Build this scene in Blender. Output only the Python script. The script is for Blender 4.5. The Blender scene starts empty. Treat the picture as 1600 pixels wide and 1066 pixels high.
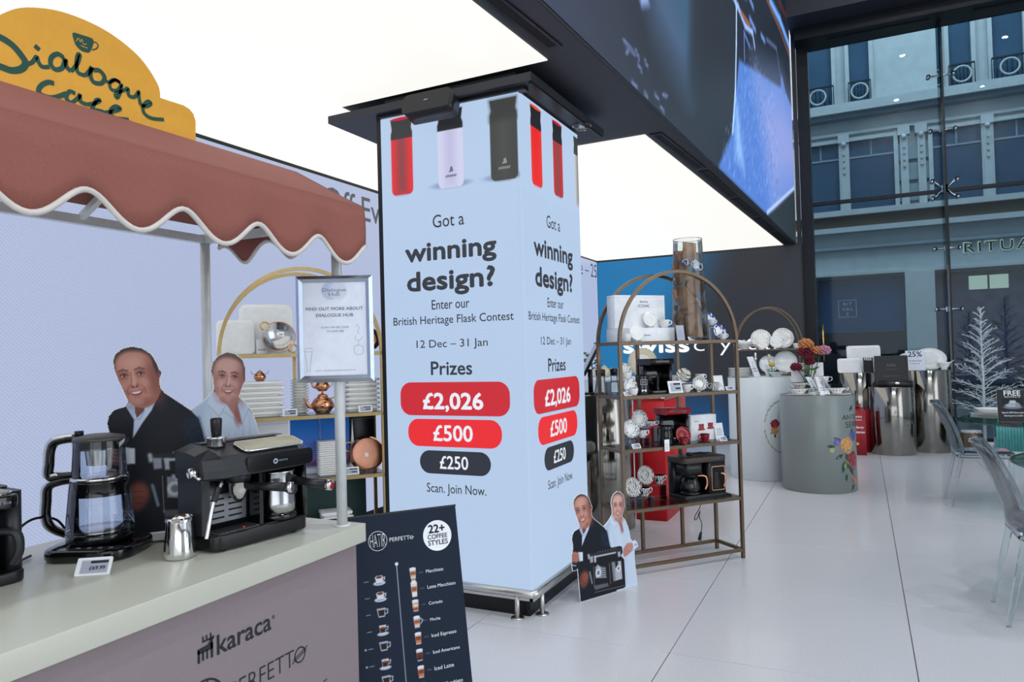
import bpy, math, random
import numpy as np
from mathutils import Vector, Matrix
random.seed(7)
scene = bpy.context.scene
col = scene.collection
PI = math.pi

# ------------------------------------------------------------------ camera, world, lights, exposure
cam_d = bpy.data.cameras.new('camera'); cam = bpy.data.objects.new('camera', cam_d); col.objects.link(cam)
cam_d.sensor_width = 36; cam_d.lens = 1123.25 / 1600 * 36; cam_d.clip_start = .05; cam_d.clip_end = 200
_y, _p, _r = .451538, .0188224, -.027049
_f = Vector((-math.sin(_y) * math.cos(_p), math.cos(_y) * math.cos(_p), math.sin(_p)))
_rt = Vector((math.cos(_y), math.sin(_y), 0)); _up = _rt.cross(_f)
_r2 = _rt * math.cos(_r) + _up * math.sin(_r); _u2 = _up * math.cos(_r) - _rt * math.sin(_r)
cam.matrix_world = Matrix(((_r2.x, _u2.x, -_f.x, 0), (_r2.y, _u2.y, -_f.y, 0), (_r2.z, _u2.z, -_f.z, 1.4), (0, 0, 0, 1)))
scene.camera = cam

world = bpy.data.worlds.new('overcast_sky'); scene.world = world; world.use_nodes = True
_bg = world.node_tree.nodes['Background']; _bg.inputs[0].default_value = (.56, .60, .65, 1); _bg.inputs[1].default_value = 1.4

def area_lamp(name, loc, size, power, color, rot=(0, 0, 0), size_y=None):
    d = bpy.data.lights.new(name, 'AREA'); d.energy = power; d.color = color; d.size = size
    if size_y: d.shape = 'RECTANGLE'; d.size_y = size_y
    o = bpy.data.objects.new(name, d); col.objects.link(o); o.location = loc; o.rotation_euler = rot
    return o
# round ceiling lamps of the tall atrium, high above the aisle
for _i, (_x, _yy) in enumerate(((1.2, -1.2), (3.4, -1.2), (1.2, 2.5), (3.4, 2.5), (1.2, 6.5), (3.4, 6.5))):
    area_lamp('atrium_lamp', (_x, _yy, 8.8), .1, 80, (.88, .93, 1.0)).data.shape = 'DISK'
# soft frontal fill added from the right and from behind the viewer, sources unseen
area_lamp('right_fill', (6.2, 3.2, 2.4), 7.0, 190, (.90, .95, 1.0), (0, PI / 2, 0), 4.2)
area_lamp('rear_fill', (2.2, -2.05, 2.0), 6.0, 120, (.94, .96, 1.0), (-PI / 2, 0, 0), 3.4)
# overcast daylight above the street
area_lamp('street_daylight', (2, 16.6, 16), 9, 2100, (.96, .98, 1.0), (math.radians(24), 0, 0), 5)

vs = scene.view_settings
vs.view_transform = 'Standard'; vs.look = 'None'; vs.gamma = 1; vs.use_curve_mapping = False; vs.exposure = 0
# ------------------------------------------------------------------ materials
def lin(h):
    if isinstance(h, str):
        h = h.lstrip('#'); c = [int(h[i:i + 2], 16) / 255 for i in (0, 2, 4)]
    else: c = [x / 255 for x in h]
    return tuple((x / 12.92 if x <= .04045 else ((x + .055) / 1.055) ** 2.4) for x in c)
MATS = {}
def nn(nt, t, **kw):
    n = nt.nodes.new(t)
    for k, v in kw.items():
        if k.startswith('i_'): n.inputs[k[2:].replace('_', ' ')].default_value = v
        else: setattr(n, k, v)
    return n
def M(name, c, rough=.5, metal=0, var=.04, scale=30, bump=0, emis=0, trans=0, ior=1.45, coat=0, spec=None, bscale=None, alpha=1, aniso=0):
    m = bpy.data.materials.new(name); m.use_nodes = True; MATS[name] = m
    nt = m.node_tree; p = nt.nodes['Principled BSDF']; L = nt.links
    c = lin(c)
    p.inputs['Roughness'].default_value = rough; p.inputs['Metallic'].default_value = metal
    p.inputs['IOR'].default_value = ior; p.inputs['Transmission Weight'].default_value = trans
    p.inputs['Coat Weight'].default_value = coat; p.inputs['Alpha'].default_value = alpha
    if spec is not None: p.inputs['Specular IOR Level'].default_value = spec
    tc = nn(nt, 'ShaderNodeTexCoord')
    nz = nn(nt, 'ShaderNodeTexNoise', i_Scale=scale, i_Detail=3.0)
    rp = nn(nt, 'ShaderNodeValToRGB')
    rp.color_ramp.elements[0].position = .3; rp.color_ramp.elements[1].position = .7
    rp.color_ramp.elements[0].color = tuple(x * (1 - var) for x in c) + (1,)
    rp.color_ramp.elements[1].color = tuple(min(1, x * (1 + var)) for x in c) + (1,)
    L.new(tc.outputs['Object'], nz.inputs['Vector']); L.new(nz.outputs['Fac'], rp.inputs['Fac'])
    L.new(rp.outputs['Color'], p.inputs['Base Color'])
    if bump:
        n2 = nn(nt, 'ShaderNodeTexNoise', i_Scale=bscale or scale * 4, i_Detail=4.0)
        b = nn(nt, 'ShaderNodeBump', i_Strength=bump, i_Distance=.002)
        L.new(tc.outputs['Object'], n2.inputs['Vector']); L.new(n2.outputs['Fac'], b.inputs['Height']); L.new(b.outputs['Normal'], p.inputs['Normal'])
    if emis:
        p.inputs['Emission Color'].default_value = c + (1,); p.inputs['Emission Strength'].default_value = emis
    return m
def screen_mat(name, c, strength=1.0, var=.03, scale=120, grid=0):
    """lit display surface: emits its own picture colour with a faint pixel grain"""
    m = bpy.data.materials.new(name); m.use_nodes = True; MATS[name] = m
    nt = m.node_tree; p = nt.nodes['Principled BSDF']; L = nt.links; c = lin(c)
    p.inputs['Base Color'].default_value = (.02, .02, .022, 1); p.inputs['Roughness'].default_value = .45
    tc = nn(nt, 'ShaderNodeTexCoord'); nz = nn(nt, 'ShaderNodeTexNoise', i_Scale=scale, i_Detail=2.0)
    rp = nn(nt, 'ShaderNodeValToRGB')
    rp.color_ramp.elements[0].position = .3; rp.color_ramp.elements[1].position = .7
    rp.color_ramp.elements[0].color = tuple(x * (1 - var) for x in c) + (1,)
    rp.color_ramp.elements[1].color = tuple(x * (1 + var) for x in c) + (1,)
    L.new(tc.outputs['Object'], nz.inputs['Vector']); L.new(nz.outputs['Fac'], rp.inputs['Fac'])
    src = rp.outputs['Color']
    if grid:        # visible rows and columns of diodes
        w1 = nn(nt, 'ShaderNodeTexWave', i_Scale=grid, i_Distortion=0.0); w1.bands_direction = 'Z'
        w2 = nn(nt, 'ShaderNodeTexWave', i_Scale=grid, i_Distortion=0.0); w2.bands_direction = 'DIAGONAL'
        for w in (w1, w2): L.new(tc.outputs['Object'], w.inputs['Vector'])
        ad = nn(nt, 'ShaderNodeMath', operation='ADD'); L.new(w1.outputs['Fac'], ad.inputs[0]); L.new(w2.outputs['Fac'], ad.inputs[1])
        mr = nn(nt, 'ShaderNodeMapRange'); mr.inputs['From Max'].default_value = 2; mr.inputs['To Min'].default_value = .86; mr.inputs['To Max'].default_value = 1.12
        L.new(ad.outputs[0], mr.inputs['Value'])
        mx = nn(nt, 'ShaderNodeVectorMath', operation='SCALE'); L.new(src, mx.inputs[0]); L.new(mr.outputs[0], mx.inputs['Scale']); src = mx.outputs[0]
    L.new(src, p.inputs['Emission Color']); p.inputs['Emission Strength'].default_value = strength
    return m
def print_mat(name, emit=0.0, rough=.45):
    """flat print or display picture read from the mesh colour attribute"""
    m = bpy.data.materials.new(name); m.use_nodes = True; MATS[name] = m
    nt = m.node_tree; p = nt.nodes['Principled BSDF']
    a = nn(nt, 'ShaderNodeVertexColor', layer_name='print')
    if emit:
        p.inputs['Base Color'].default_value = (.02, .02, .022, 1)
        nt.links.new(a.outputs['Color'], p.inputs['Emission Color']); p.inputs['Emission Strength'].default_value = emit
    else: nt.links.new(a.outputs['Color'], p.inputs['Base Color'])
    p.inputs['Roughness'].default_value = rough; p.inputs['Specular IOR Level'].default_value = .2
    return m
def pattern_mat(name, base, ink, kind, scale=60, thr=.5):
    """glazed china with a printed repeat pattern"""
    m = bpy.data.materials.new(name); m.use_nodes = True; MATS[name] = m
    nt = m.node_tree; p = nt.nodes['Principled BSDF']; L = nt.links
    p.inputs['Roughness'].default_value = .2
    tc = nn(nt, 'ShaderNodeTexCoord')
    if kind == 'stripe':
        t = nn(nt, 'ShaderNodeTexWave', i_Scale=scale, i_Distortion=0.0); t.bands_direction = 'Z'; out = t.outputs['Fac']
    elif kind == 'diag':
        t = nn(nt, 'ShaderNodeTexWave', i_Scale=scale, i_Distortion=0.0); t.bands_direction = 'DIAGONAL'; out = t.outputs['Fac']
    elif kind == 'swirl':
        t = nn(nt, 'ShaderNodeTexWave', i_Scale=scale, i_Distortion=9.0); t.inputs['Detail Scale'].default_value = 1.5; out = t.outputs['Fac']
    elif kind == 'dots':
        t = nn(nt, 'ShaderNodeTexVoronoi', i_Scale=scale, i_Randomness=0.0); out = t.outputs['Distance']
    elif kind == 'leaf':
        t = nn(nt, 'ShaderNodeTexVoronoi', i_Scale=scale); out = t.outputs['Distance']
    else:
        t = nn(nt, 'ShaderNodeTexNoise', i_Scale=scale, i_Detail=2.0); out = t.outputs['Fac']
    L.new(tc.outputs['Object'], t.inputs['Vector'])
    rp = nn(nt, 'ShaderNodeValToRGB'); rp.color_ramp.interpolation = 'CONSTANT'
    a, b = lin(ink) + (1,), lin(base) + (1,)
    rp.color_ramp.elements[0].color = a; rp.color_ramp.elements[1].color = b; rp.color_ramp.elements[1].position = thr
    L.new(out, rp.inputs['Fac']); L.new(rp.outputs['Color'], p.inputs['Base Color'])
    return m
def glass_mat(name, tint, refl=.08, rough=0.0, dens=.9):
    """thin clear sheet: see-through with fresnel reflections"""
    m = bpy.data.materials.new(name); m.use_nodes = True; MATS[name] = m
    nt = m.node_tree; L = nt.links
    for n in list(nt.nodes):
        if n.type == 'BSDF_PRINCIPLED': nt.nodes.remove(n)
    out = [n for n in nt.nodes if n.type == 'OUTPUT_MATERIAL'][0]
    tr = nn(nt, 'ShaderNodeBsdfTransparent'); gl = nn(nt, 'ShaderNodeBsdfGlossy', i_Roughness=rough)
    tr.inputs['Color'].default_value = lin(tint) + (1,)
    fr = nn(nt, 'ShaderNodeFresnel', i_IOR=1.45); nz = nn(nt, 'ShaderNodeTexNoise', i_Scale=3.0)
    mt = nn(nt, 'ShaderNodeMath', operation='MULTIPLY_ADD'); mt.inputs[1].default_value = dens; mt.inputs[2].default_value = refl * .4
    mx = nn(nt, 'ShaderNodeMixShader')
    L.new(fr.outputs[0], mt.inputs[0]); L.new(mt.outputs[0], mx.inputs[0]); L.new(tr.outputs[0], mx.inputs[1]); L.new(gl.outputs[0], mx.inputs[2])
    L.new(mx.outputs[0], out.inputs['Surface'])
    return m

# ------------------------------------------------------------------ mesh building
class MB:
    def __init__(s, T=None): s.v = []; s.f = []; s.s = []; s.T = T or Matrix.Identity(4)
    def add(s, vs, fs, smooth=False):
        o = len(s.v); T = s.T
        s.v += [tuple(T @ Vector(v)) for v in vs]; s.f += [tuple(i + o for i in f) for f in fs]; s.s += [smooth] * len(fs); return s
    def box(s, x0, x1, y0, y1, z0, z1):
        v = [(x0, y0, z0), (x1, y0, z0), (x1, y1, z0), (x0, y1, z0), (x0, y0, z1), (x1, y0, z1), (x1, y1, z1), (x0, y1, z1)]
        return s.add(v, [(3, 2, 1, 0), (4, 5, 6, 7), (0, 1, 5, 4), (1, 2, 6, 5), (2, 3, 7, 6), (3, 0, 4, 7)])
    def prism(s, pts, a, b, ax='z', smooth=False):
        n = len(pts)
        mp = {'z': lambda p, h: (p[0], p[1], h), 'y': lambda p, h: (p[0], h, p[1]), 'x': lambda p, h: (h, p[0], p[1])}[ax]
        v = [mp(p, a) for p in pts] + [mp(p, b) for p in pts]
        s.add(v, [tuple(range(n))[::-1], tuple(range(n, 2 * n))])
        o = len(s.v) - 2 * n
        for i in range(n):
            j = (i + 1) % n; s.f.append((o + i, o + j, o + n + j, o + n + i)); s.s.append(smooth)
        return s
    def rbox(s, x0, x1, y0, y1, z0, z1, r=.01, ax='z', seg=4, bev=0):
        if ax == 'z': a0, a1, b0, b1, c0, c1 = x0, x1, y0, y1, z0, z1
        elif ax == 'y': a0, a1, b0, b1, c0, c1 = x0, x1, z0, z1, y0, y1
        else: a0, a1, b0, b1, c0, c1 = y0, y1, z0, z1, x0, x1
        if not bev: return s.prism(rrect(a0, a1, b0, b1, r, seg), c0, c1, ax, True)
        mp = {'z': lambda p, h: (p[0], p[1], h), 'y': lambda p, h: (p[0], h, p[1]), 'x': lambda p, h: (h, p[0], p[1])}[ax]
        rings = []
        for k in range(4): rings.append((bev * (1 - math.sin(k / 3 * PI / 2)), c0 + bev * (1 - math.cos(k / 3 * PI / 2))))
        for k in range(4): rings.append((bev * (1 - math.cos(k / 3 * PI / 2)), c1 - bev * (1 - math.sin(k / 3 * PI / 2))))
        V = []; n = 4 * (seg + 1)
        for ins, h in rings: V += [mp(p, h) for p in rrect(a0 + ins, a1 - ins, b0 + ins, b1 - ins, max(.0005, r - ins), seg)]
        F = [tuple(range(n))[::-1], tuple(range(7 * n, 8 * n))]
        for k in range(7):
            for i in range(n):
                j = (i + 1) % n; F.append((k * n + i, k * n + j, k * n + n + j, k * n + n + i))
        return s.add(V, F, True)
    def lathe(s, prof, c=(0, 0, 0), n=24, sx=1, sy=1, smooth=True, a0=0, a1=2 * PI, cap=True):
        full = abs(a1 - a0 - 2 * PI) < 1e-6; m = n if full else n + 1
        V = []
        for r, z in prof:
            for i in range(m):
                a = a0 + (a1 - a0) * i / n; V.append((c[0] + r * sx * math.cos(a), c[1] + r * sy * math.sin(a), c[2] + z))
        F = []
        for k in range(len(prof) - 1):
            for i in range(n):
                j = (i + 1) % m; F.append((k * m + i, k * m + j, k * m + m + j, k * m + m + i))
        if full and cap and prof[0] != prof[-1]:
            if prof[0][0] > 1e-5: F.append(tuple(range(m))[::-1])
            if prof[-1][0] > 1e-5: F.append(tuple(range((len(prof) - 1) * m, len(prof) * m)))
        return s.add(V, F, smooth)
    def tube(s, path, r, n=8, closed=False, flat=None):
        P = [Vector(p) for p in path]; m = len(P); V = []
        prev = None
        for i in range(m):
            if closed: t = P[(i + 1) % m] - P[i - 1]
            else: t = P[min(i + 1, m - 1)] - P[max(i - 1, 0)]
            t.normalize()
            if prev is None:
                up = Vector((0, 0, 1)) if abs(t.z) < .9 else Vector((1, 0, 0)); a = t.cross(up).normalized()
            else:
                a = (prev - t * prev.dot(t)); a = a.normalized() if a.length > 1e-6 else t.orthogonal().normalized()
            prev = a; b = t.cross(a)
            rr = r[i] if isinstance(r, (list, tuple)) else r
            for k in range(n):
                q = 2 * PI * k / n + (PI / n if n == 4 else 0); f2 = flat or 1
                V.append(P[i] + a * math.cos(q) * rr + b * math.sin(q) * rr * f2)
        F = []
        for i in range(m if closed else m - 1):
            j = (i + 1) % m
            for k in range(n):
                l = (k + 1) % n; F.append((i * n + k, i * n + l, j * n + l, j * n + k))
        if not closed: F += [tuple(range(n))[::-1], tuple(range((m - 1) * n, m * n))]
        return s.add(V, F, n > 4)
    def cyl(s, p0, p1, r0, r1=None, n=16): return s.tube([p0, p1], [r0, r0 if r1 is None else r1], n)
    def ball(s, c, r, n=14, m=9):
        if not isinstance(r, (tuple, list)): r = (r, r, r)
        V = [(c[0], c[1], c[2] - r[2])]; F = []
        for k in range(1, m):
            p = -PI / 2 + PI * k / m
            for i in range(n): V.append((c[0] + r[0] * math.cos(p) * math.cos(2 * PI * i / n), c[1] + r[1] * math.cos(p) * math.sin(2 * PI * i / n), c[2] + r[2] * math.sin(p)))
        V.append((c[0], c[1], c[2] + r[2])); e = len(V) - 1
        for i in range(n):
            j = (i + 1) % n; F.append((0, 1 + j, 1 + i)); F.append((e, e - n + i, e - n + j))
            for k in range(m - 2): F.append((1 + k * n + i, 1 + k * n + j, 1 + k * n + n + j, 1 + k * n + n + i))
        return s.add(V, F, True)
    def mesh(s, name, mat=None):
        me = bpy.data.meshes.new(name); me.from_pydata(s.v, [], s.f); me.polygons.foreach_set('use_smooth', s.s)
        if mat: me.materials.append(MATS[mat] if isinstance(mat, str) else mat)
        me.update(); return me
    def build(s, name, mat, parent=None): return link(name, s.mesh(name, mat), parent)
def rrect(a0, a1, b0, b1, r, seg=4):
    r = max(.0003, min(r, (a1 - a0) / 2 - 1e-5, (b1 - b0) / 2 - 1e-5)); P = []
    for cx, cy, q in ((a1 - r, b1 - r, 0), (a0 + r, b1 - r, 1), (a0 + r, b0 + r, 2), (a1 - r, b0 + r, 3)):
        for k in range(seg + 1):
            a = (q + k / seg) * PI / 2; P.append((cx + r * math.cos(a), cy + r * math.sin(a)))
    return P
def link(name, me, parent=None):
    o = bpy.data.objects.new(name, me); col.objects.link(o)
    if parent: o.parent = parent
    return o
def tag(o, label=None, cat=None, group=None, kind=None):
    if label: o['label'] = label
    if cat: o['category'] = cat
    if group: o['group'] = group
    if kind: o['kind'] = kind
    return o
def thing(name, label, cat, loc=(0, 0, 0), rz=0, group=None):
    o = bpy.data.objects.new(name, None); col.objects.link(o); o.empty_display_size = .05
    o.location = loc; o.rotation_euler = (0, 0, rz); return tag(o, label, cat, group)
def struct(name, mb, mat, label=None): return tag(mb.build(name, mat), label, None, None, 'structure')
def copy_tree(o, parent=None):
    c = o.copy(); col.objects.link(c)
    if parent: c.parent = parent
    for ch in list(o.children): copy_tree(ch, c)
    return c
def frame(o, xd, yd):
    """matrix whose local x / y are the given directions (for prints laid on a surface)"""
    x = Vector(xd).normalized(); y = Vector(yd).normalized(); z = x.cross(y)
    return Matrix(((x.x, y.x, z.x, o[0]), (x.y, y.y, z.y, o[1]), (x.z, y.z, z.z, o[2]), (0, 0, 0, 1)))
def lettering(txt, mat, T, width=None, height=None, size=.1, align='CENTER', bold=0, ext=.0006, parent=None, name='lettering', shear=0, spacing=1, res=3):
    cu = bpy.data.curves.new('t', 'FONT'); cu.body = txt; cu.size = 1; cu.align_x = align; cu.offset = min(bold, 0); cu.shear = shear
    cu.space_character = spacing; cu.resolution_u = res; cu.fill_mode = 'FRONT'
    to = bpy.data.objects.new('t', cu); col.objects.link(to)
    dg = bpy.context.evaluated_depsgraph_get(); me = bpy.data.meshes.new_from_object(to.evaluated_get(dg))
    bpy.data.objects.remove(to); bpy.data.curves.remove(cu)
    n = len(me.vertices); a = np.empty(n * 3); me.vertices.foreach_get('co', a); a = a.reshape(-1, 3)
    sx = sy = size
    if n:
        w = a[:, 0].max() - a[:, 0].min(); h = a[:, 1].max() - a[:, 1].min()
        if width: sx = width / w; sy = sx if not height else height / h
        elif height: sx = sy = height / h
        if width and align == 'CENTER': a[:, 0] -= (a[:, 0].max() + a[:, 0].min()) / 2
        elif align == 'LEFT': a[:, 0] -= a[:, 0].min()
    a[:, 0] *= sx; a[:, 1] *= sy; a[:, 2] = ext
    if bold > 0 and n:      # heavier weight: the glyphs laid over themselves in a small ring
        F = [tuple(q.vertices) for q in me.polygons]; A = [a]; FF = list(F); rr = bold * sy
        for k in range(8):
            d = a.copy(); d[:, 0] += rr * math.cos(k * PI / 4); d[:, 1] += rr * math.sin(k * PI / 4); d[:, 2] -= .00002 * (k + 1)
            A.append(d); FF += [tuple(i + n * (k + 1) for i in q) for q in F]
        a = np.concatenate(A); bpy.data.meshes.remove(me); me = bpy.data.meshes.new(name); me.from_pydata(a.tolist(), [], FF)
    t = np.array(T); a = a @ t[:3, :3].T + t[:3, 3]
    me.vertices.foreach_set('co', a.ravel()); me.materials.clear(); me.materials.append(MATS[mat]); me.update()
    me.name = name
    return link(name, me, parent)
def flat(pts, T, mat, parent, name, ext=.0004):
    """thin flat printed shape"""
    mb = MB(T); mb.add([(p[0], p[1], ext) for p in pts], [tuple(range(len(pts)))]); return mb.build(name, mat, parent)
def circ(cx, cy, r, n=32, ry=None): return [(cx + r * math.cos(2 * PI * i / n), cy + (ry or r) * math.sin(2 * PI * i / n)) for i in range(n)]
def ringflat(cx, cy, r0, r1, T, mat, parent, name, ext=.0005, n=40):
    mb = MB(T); V = []; F = []
    for i in range(n):
        a = 2 * PI * i / n; V += [(cx + r0 * math.cos(a), cy + r0 * math.sin(a), ext), (cx + r1 * math.cos(a), cy + r1 * math.sin(a), ext)]
        j = (i + 1) % n; F.append((2 * i, 2 * i + 1, 2 * j + 1, 2 * j))
    mb.add(V, F); return mb.build(name, mat, parent)
def strokes(paths, w, T, mat, parent, name, ext=.0005):
    """flat ribbon lines: list of polylines"""
    mb = MB(T)
    for P in paths:
        ww = w
        P = [Vector((p[0], p[1], 0)) for p in P]; V = []; F = []
        for i, p in enumerate(P):
            t = (P[min(i + 1, len(P) - 1)] - P[max(i - 1, 0)]); t = t.normalized() if t.length else Vector((1, 0, 0))
            nrm = Vector((-t.y, t.x, 0)) * ww / 2; V += [p + nrm + Vector((0, 0, ext)), p - nrm + Vector((0, 0, ext))]
        for i in range(len(P) - 1): F.append((2 * i, 2 * i + 1, 2 * i + 3, 2 * i + 2))
        mb.add(V, F)
    return mb.build(name, mat, parent)
def smooth_path(P, k=8, closed=False):
    out = []; n = len(P)
    rng = range(n if closed else n - 1)
    for i in rng:
        if closed: p0, p1, p2, p3 = P[i - 1], P[i], P[(i + 1) % n], P[(i + 2) % n]
        else: p0, p1, p2, p3 = P[max(i - 1, 0)], P[i], P[i + 1], P[min(i + 2, n - 1)]
        for j in range(k):
            t = j / k
            out.append(tuple(.5 * (2 * b + (c - a) * t + (2 * a - 5 * b + 4 * c - d) * t * t + (3 * b - a - 3 * c + d) * t ** 3) for a, b, c, d in zip(p0, p1, p2, p3)))
    if not closed: out.append(tuple(P[-1]))
    return out

# ------------------------------------------------------------------ flat pictures (prints and displays) held as mesh colours
class Canvas:
    def __init__(s, w, h, nx, ny, bg):
        s.w, s.h, s.nx, s.ny = w, h, nx, ny
        s.X, s.Y = np.meshgrid(np.linspace(0, w, nx), np.linspace(0, h, ny))
        s.c = np.empty((ny, nx, 3)); s.c[:] = np.array(bg, float); s.mask = np.ones((ny, nx))
    def _bb(s, x0, x1, y0, y1, pad):
        i0 = max(0, int((x0 - pad) / s.w * (s.nx - 1))); i1 = min(s.nx, int((x1 + pad) / s.w * (s.nx - 1)) + 2)
        j0 = max(0, int((y0 - pad) / s.h * (s.ny - 1))); j1 = min(s.ny, int((y1 + pad) / s.h * (s.ny - 1)) + 2)
        return slice(j0, max(j0, j1)), slice(i0, max(i0, i1))
    def _mix(s, sl, a, colr, al):
        a = np.clip(a, 0, 1) * al; s.c[sl] = s.c[sl] * (1 - a[..., None]) + np.array(colr, float) * a[..., None]
    @staticmethod
    def _sd(P, X, Y):
        d = np.full(X.shape, 1e9); ins = np.zeros(X.shape, bool); n = len(P)
        for i in range(n):
            ax, ay = P[i]; bx, by = P[(i + 1) % n]; ex, ey = bx - ax, by - ay
            t = np.clip(((X - ax) * ex + (Y - ay) * ey) / (ex * ex + ey * ey + 1e-12), 0, 1)
            d = np.minimum(d, (X - ax - t * ex) ** 2 + (Y - ay - t * ey) ** 2)
            cnd = ((ay > Y) != (by > Y)) & (X < (bx - ax) * (Y - ay) / (by - ay + 1e-12) + ax); ins ^= cnd
        d = np.sqrt(d); return np.where(ins, -d, d)
    def poly(s, P, colr, soft=.001, al=1):
        xs = [p[0] for p in P]; ys = [p[1] for p in P]; sl = s._bb(min(xs), max(xs), min(ys), max(ys), soft * 2)
        s._mix(sl, .5 - s._sd(P, s.X[sl], s.Y[sl]) / (2 * soft), colr, al); return s
    def ell(s, cx, cy, rx, ry, colr, soft=.25, al=1, rot=0):
        R = max(rx, ry) * (1 + soft); sl = s._bb(cx - R, cx + R, cy - R, cy + R, 0); c, n = math.cos(rot), math.sin(rot)
        x = s.X[sl] - cx; y = s.Y[sl] - cy; d = np.sqrt(((x * c + y * n) / rx) ** 2 + ((-x * n + y * c) / ry) ** 2)
        a = np.clip((1 + soft - d) / (2 * soft), 0, 1); s._mix(sl, a * a * (3 - 2 * a), colr, al); return s
    def line(s, P, wd, colr, al=1, soft=None):
        soft = soft or wd * .35
        for (ax, ay), (bx, by) in zip(P[:-1], P[1:]):
            sl = s._bb(min(ax, bx) - wd, max(ax, bx) + wd, min(ay, by) - wd, max(ay, by) + wd, soft)
            X, Y = s.X[sl], s.Y[sl]; ex, ey = bx - ax, by - ay
            t = np.clip(((X - ax) * ex + (Y - ay) * ey) / (ex * ex + ey * ey + 1e-12), 0, 1)
            s._mix(sl, .5 - (np.hypot(X - ax - t * ex, Y - ay - t * ey) - wd / 2) / (2 * soft), colr, al)
        return s
    def grad(s, fn): s.c = fn(s.X, s.Y, s.c); return s
    def mesh(s, name, mat, T, keep=None):
        nx, ny = s.nx, s.ny
        P = np.stack([s.X.ravel(), s.Y.ravel(), np.zeros(nx * ny)], 1); t = np.array(T); P = P @ t[:3, :3].T + t[:3, 3]
        i = np.arange(nx * ny).reshape(ny, nx); F = np.stack([i[:-1, :-1], i[:-1, 1:], i[1:, 1:], i[1:, :-1]], -1).reshape(-1, 4)
        cc = s.c.reshape(-1, 3)
        if keep is not None:
            k = keep.reshape(-1); F = F[k[F].all(1)]; used = np.unique(F); mp = np.zeros(nx * ny, int); mp[used] = np.arange(len(used)); P = P[used]; F = mp[F]; cc = cc[used]
        me = bpy.data.meshes.new(name); me.vertices.add(len(P)); me.vertices.foreach_set('co', P.ravel())
        me.loops.add(F.size); me.loops.foreach_set('vertex_index', F.ravel().astype(np.int32))
        me.polygons.add(len(F)); me.polygons.foreach_set('loop_start', np.arange(0, F.size, 4, dtype=np.int32))
        me.update(calc_edges=True)
        c = np.clip(cc / 255, 0, 1); c = np.where(c <= .04045, c / 12.92, ((c + .055) / 1.055) ** 2.4)
        at = me.color_attributes.new('print', 'FLOAT_COLOR', 'POINT'); at.data.foreach_set('color', np.concatenate([c, np.ones((len(c), 1))], 1).ravel())
        me.materials.append(MATS[mat]); me.validate(); return me
# ------------------------------------------------------------------ material library
M('terrazzo', 'd0d0d3', .25, 0, .09, 150, .0, coat=.15)
M('grout', '46464b', .7)
M('charcoal', '2b2d33', .55, 0, .06, 60)
M('soffit_dark', '2c2e35', .5, 0, .05, 40)
M('black_metal', '14161a', .4, .2)
M('black_gap', '050506', .8)
M('frame_dark', '15191f', .35, .3)
screen_mat('ceiling_glow', 'fcfbf6', 1.0, .0)
screen_mat('led_pale', 'b2bede', .92, grid=28)
screen_mat('led_pillar', 'b4cbe8', .97, grid=34)
screen_mat('led_ink', '23272f', .9, .0)
screen_mat('led_inkgrey', '4c4f55', .9, .0)
screen_mat('led_red', 'c80f1e', 1.0, .02)
screen_mat('led_red2', 'e8161c', 1.0, .02)
screen_mat('led_navy', '1b212c', 1.0, .02)
screen_mat('led_white', 'e6ebf4', 1.0, .0)
screen_mat('sign_white', 'f0f4fb', 1.1, .0)
print_mat('print_matt'); print_mat('print_lit', 1.0); print_mat('print_lit_dim', .8); print_mat('print_lit_big', 1.25)
M('brushed', 'c9c8c4', .28, 1, .05, 80); M('chrome', 'dcdcdc', .06, 1); M('chrome_soft', 'd6d6d6', .16, 1)
glass_mat('window_glass', 'c3d6de', .02, 0, .32); glass_mat('fin_glass', '6f9aa3', .06); glass_mat('clear_glass', 'f1f6f5', .06); glass_mat('acrylic', 'eef3f5', .12)
glass_mat('tint_glass', 'd9ebe8', .05, 0, .45); glass_mat('smoke_acrylic', 'f2f6f8', .08, .02, .8)
M('gold', 'b39c6c', .3, .85, .06, 40); M('bronze', '685949', .35, .7, .06, 40)
M('china', 'eeeeea', .18, 0, .02, 20, coat=.3); M('china_blue', 'dfe5ef', .2); M('card_white', 'eef0f3', .55); M('white_matt', 'e6e8e8', .5)
M('ink', '1d2226', .6); M('ink_green', '164a3c', .6); M('ink_grey', '6d7280', .6); M('ink_soft', '9aa3b4', .6)
M('black_plastic', '15161a', .32, 0, .08, 60); M('black_gloss', '0c0d10', .1, 0, .05, 20, coat=.4); M('grey_plastic', '4a4a4a', .4); M('dark_grey', '26282c', .38)
M('steel', 'c2c3c4', .18, 1, .05, 60); M('copper', 'd99a76', .16, 1, .06, 18, bump=.15, bscale=60); M('brass', 'd0b070', .25, 1)
M('beige_panel', 'aba78f', .35, .15); M('red_gloss', 'a30f1c', .3); M('red_bright', 'c30d18', .4); M('red_paper', '9c1f2a', .55)

# ------------------------------------------------------------------ floor of square terrazzo tiles
TX0, TY0, TW, TD = -.843, 4.39, 1.0135, 1.071
fl = struct('floor', MB().box(-4.6, 6.4, -2.2, 13.0, -.06, -.004), 'grout', 'pale terrazzo tiled shop floor')
tile_me = MB().rbox(.0022, TW - .0022, .0022, TD - .0022, -.004, 0, .002, seg=1).mesh('tile', 'terrazzo')
for i in range(-3, 5):
    for j in range(-5, 7):
        t = link('tile', tile_me, fl); t.location = (TX0 + i * TW, TY0 + j * TD, 0)

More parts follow.
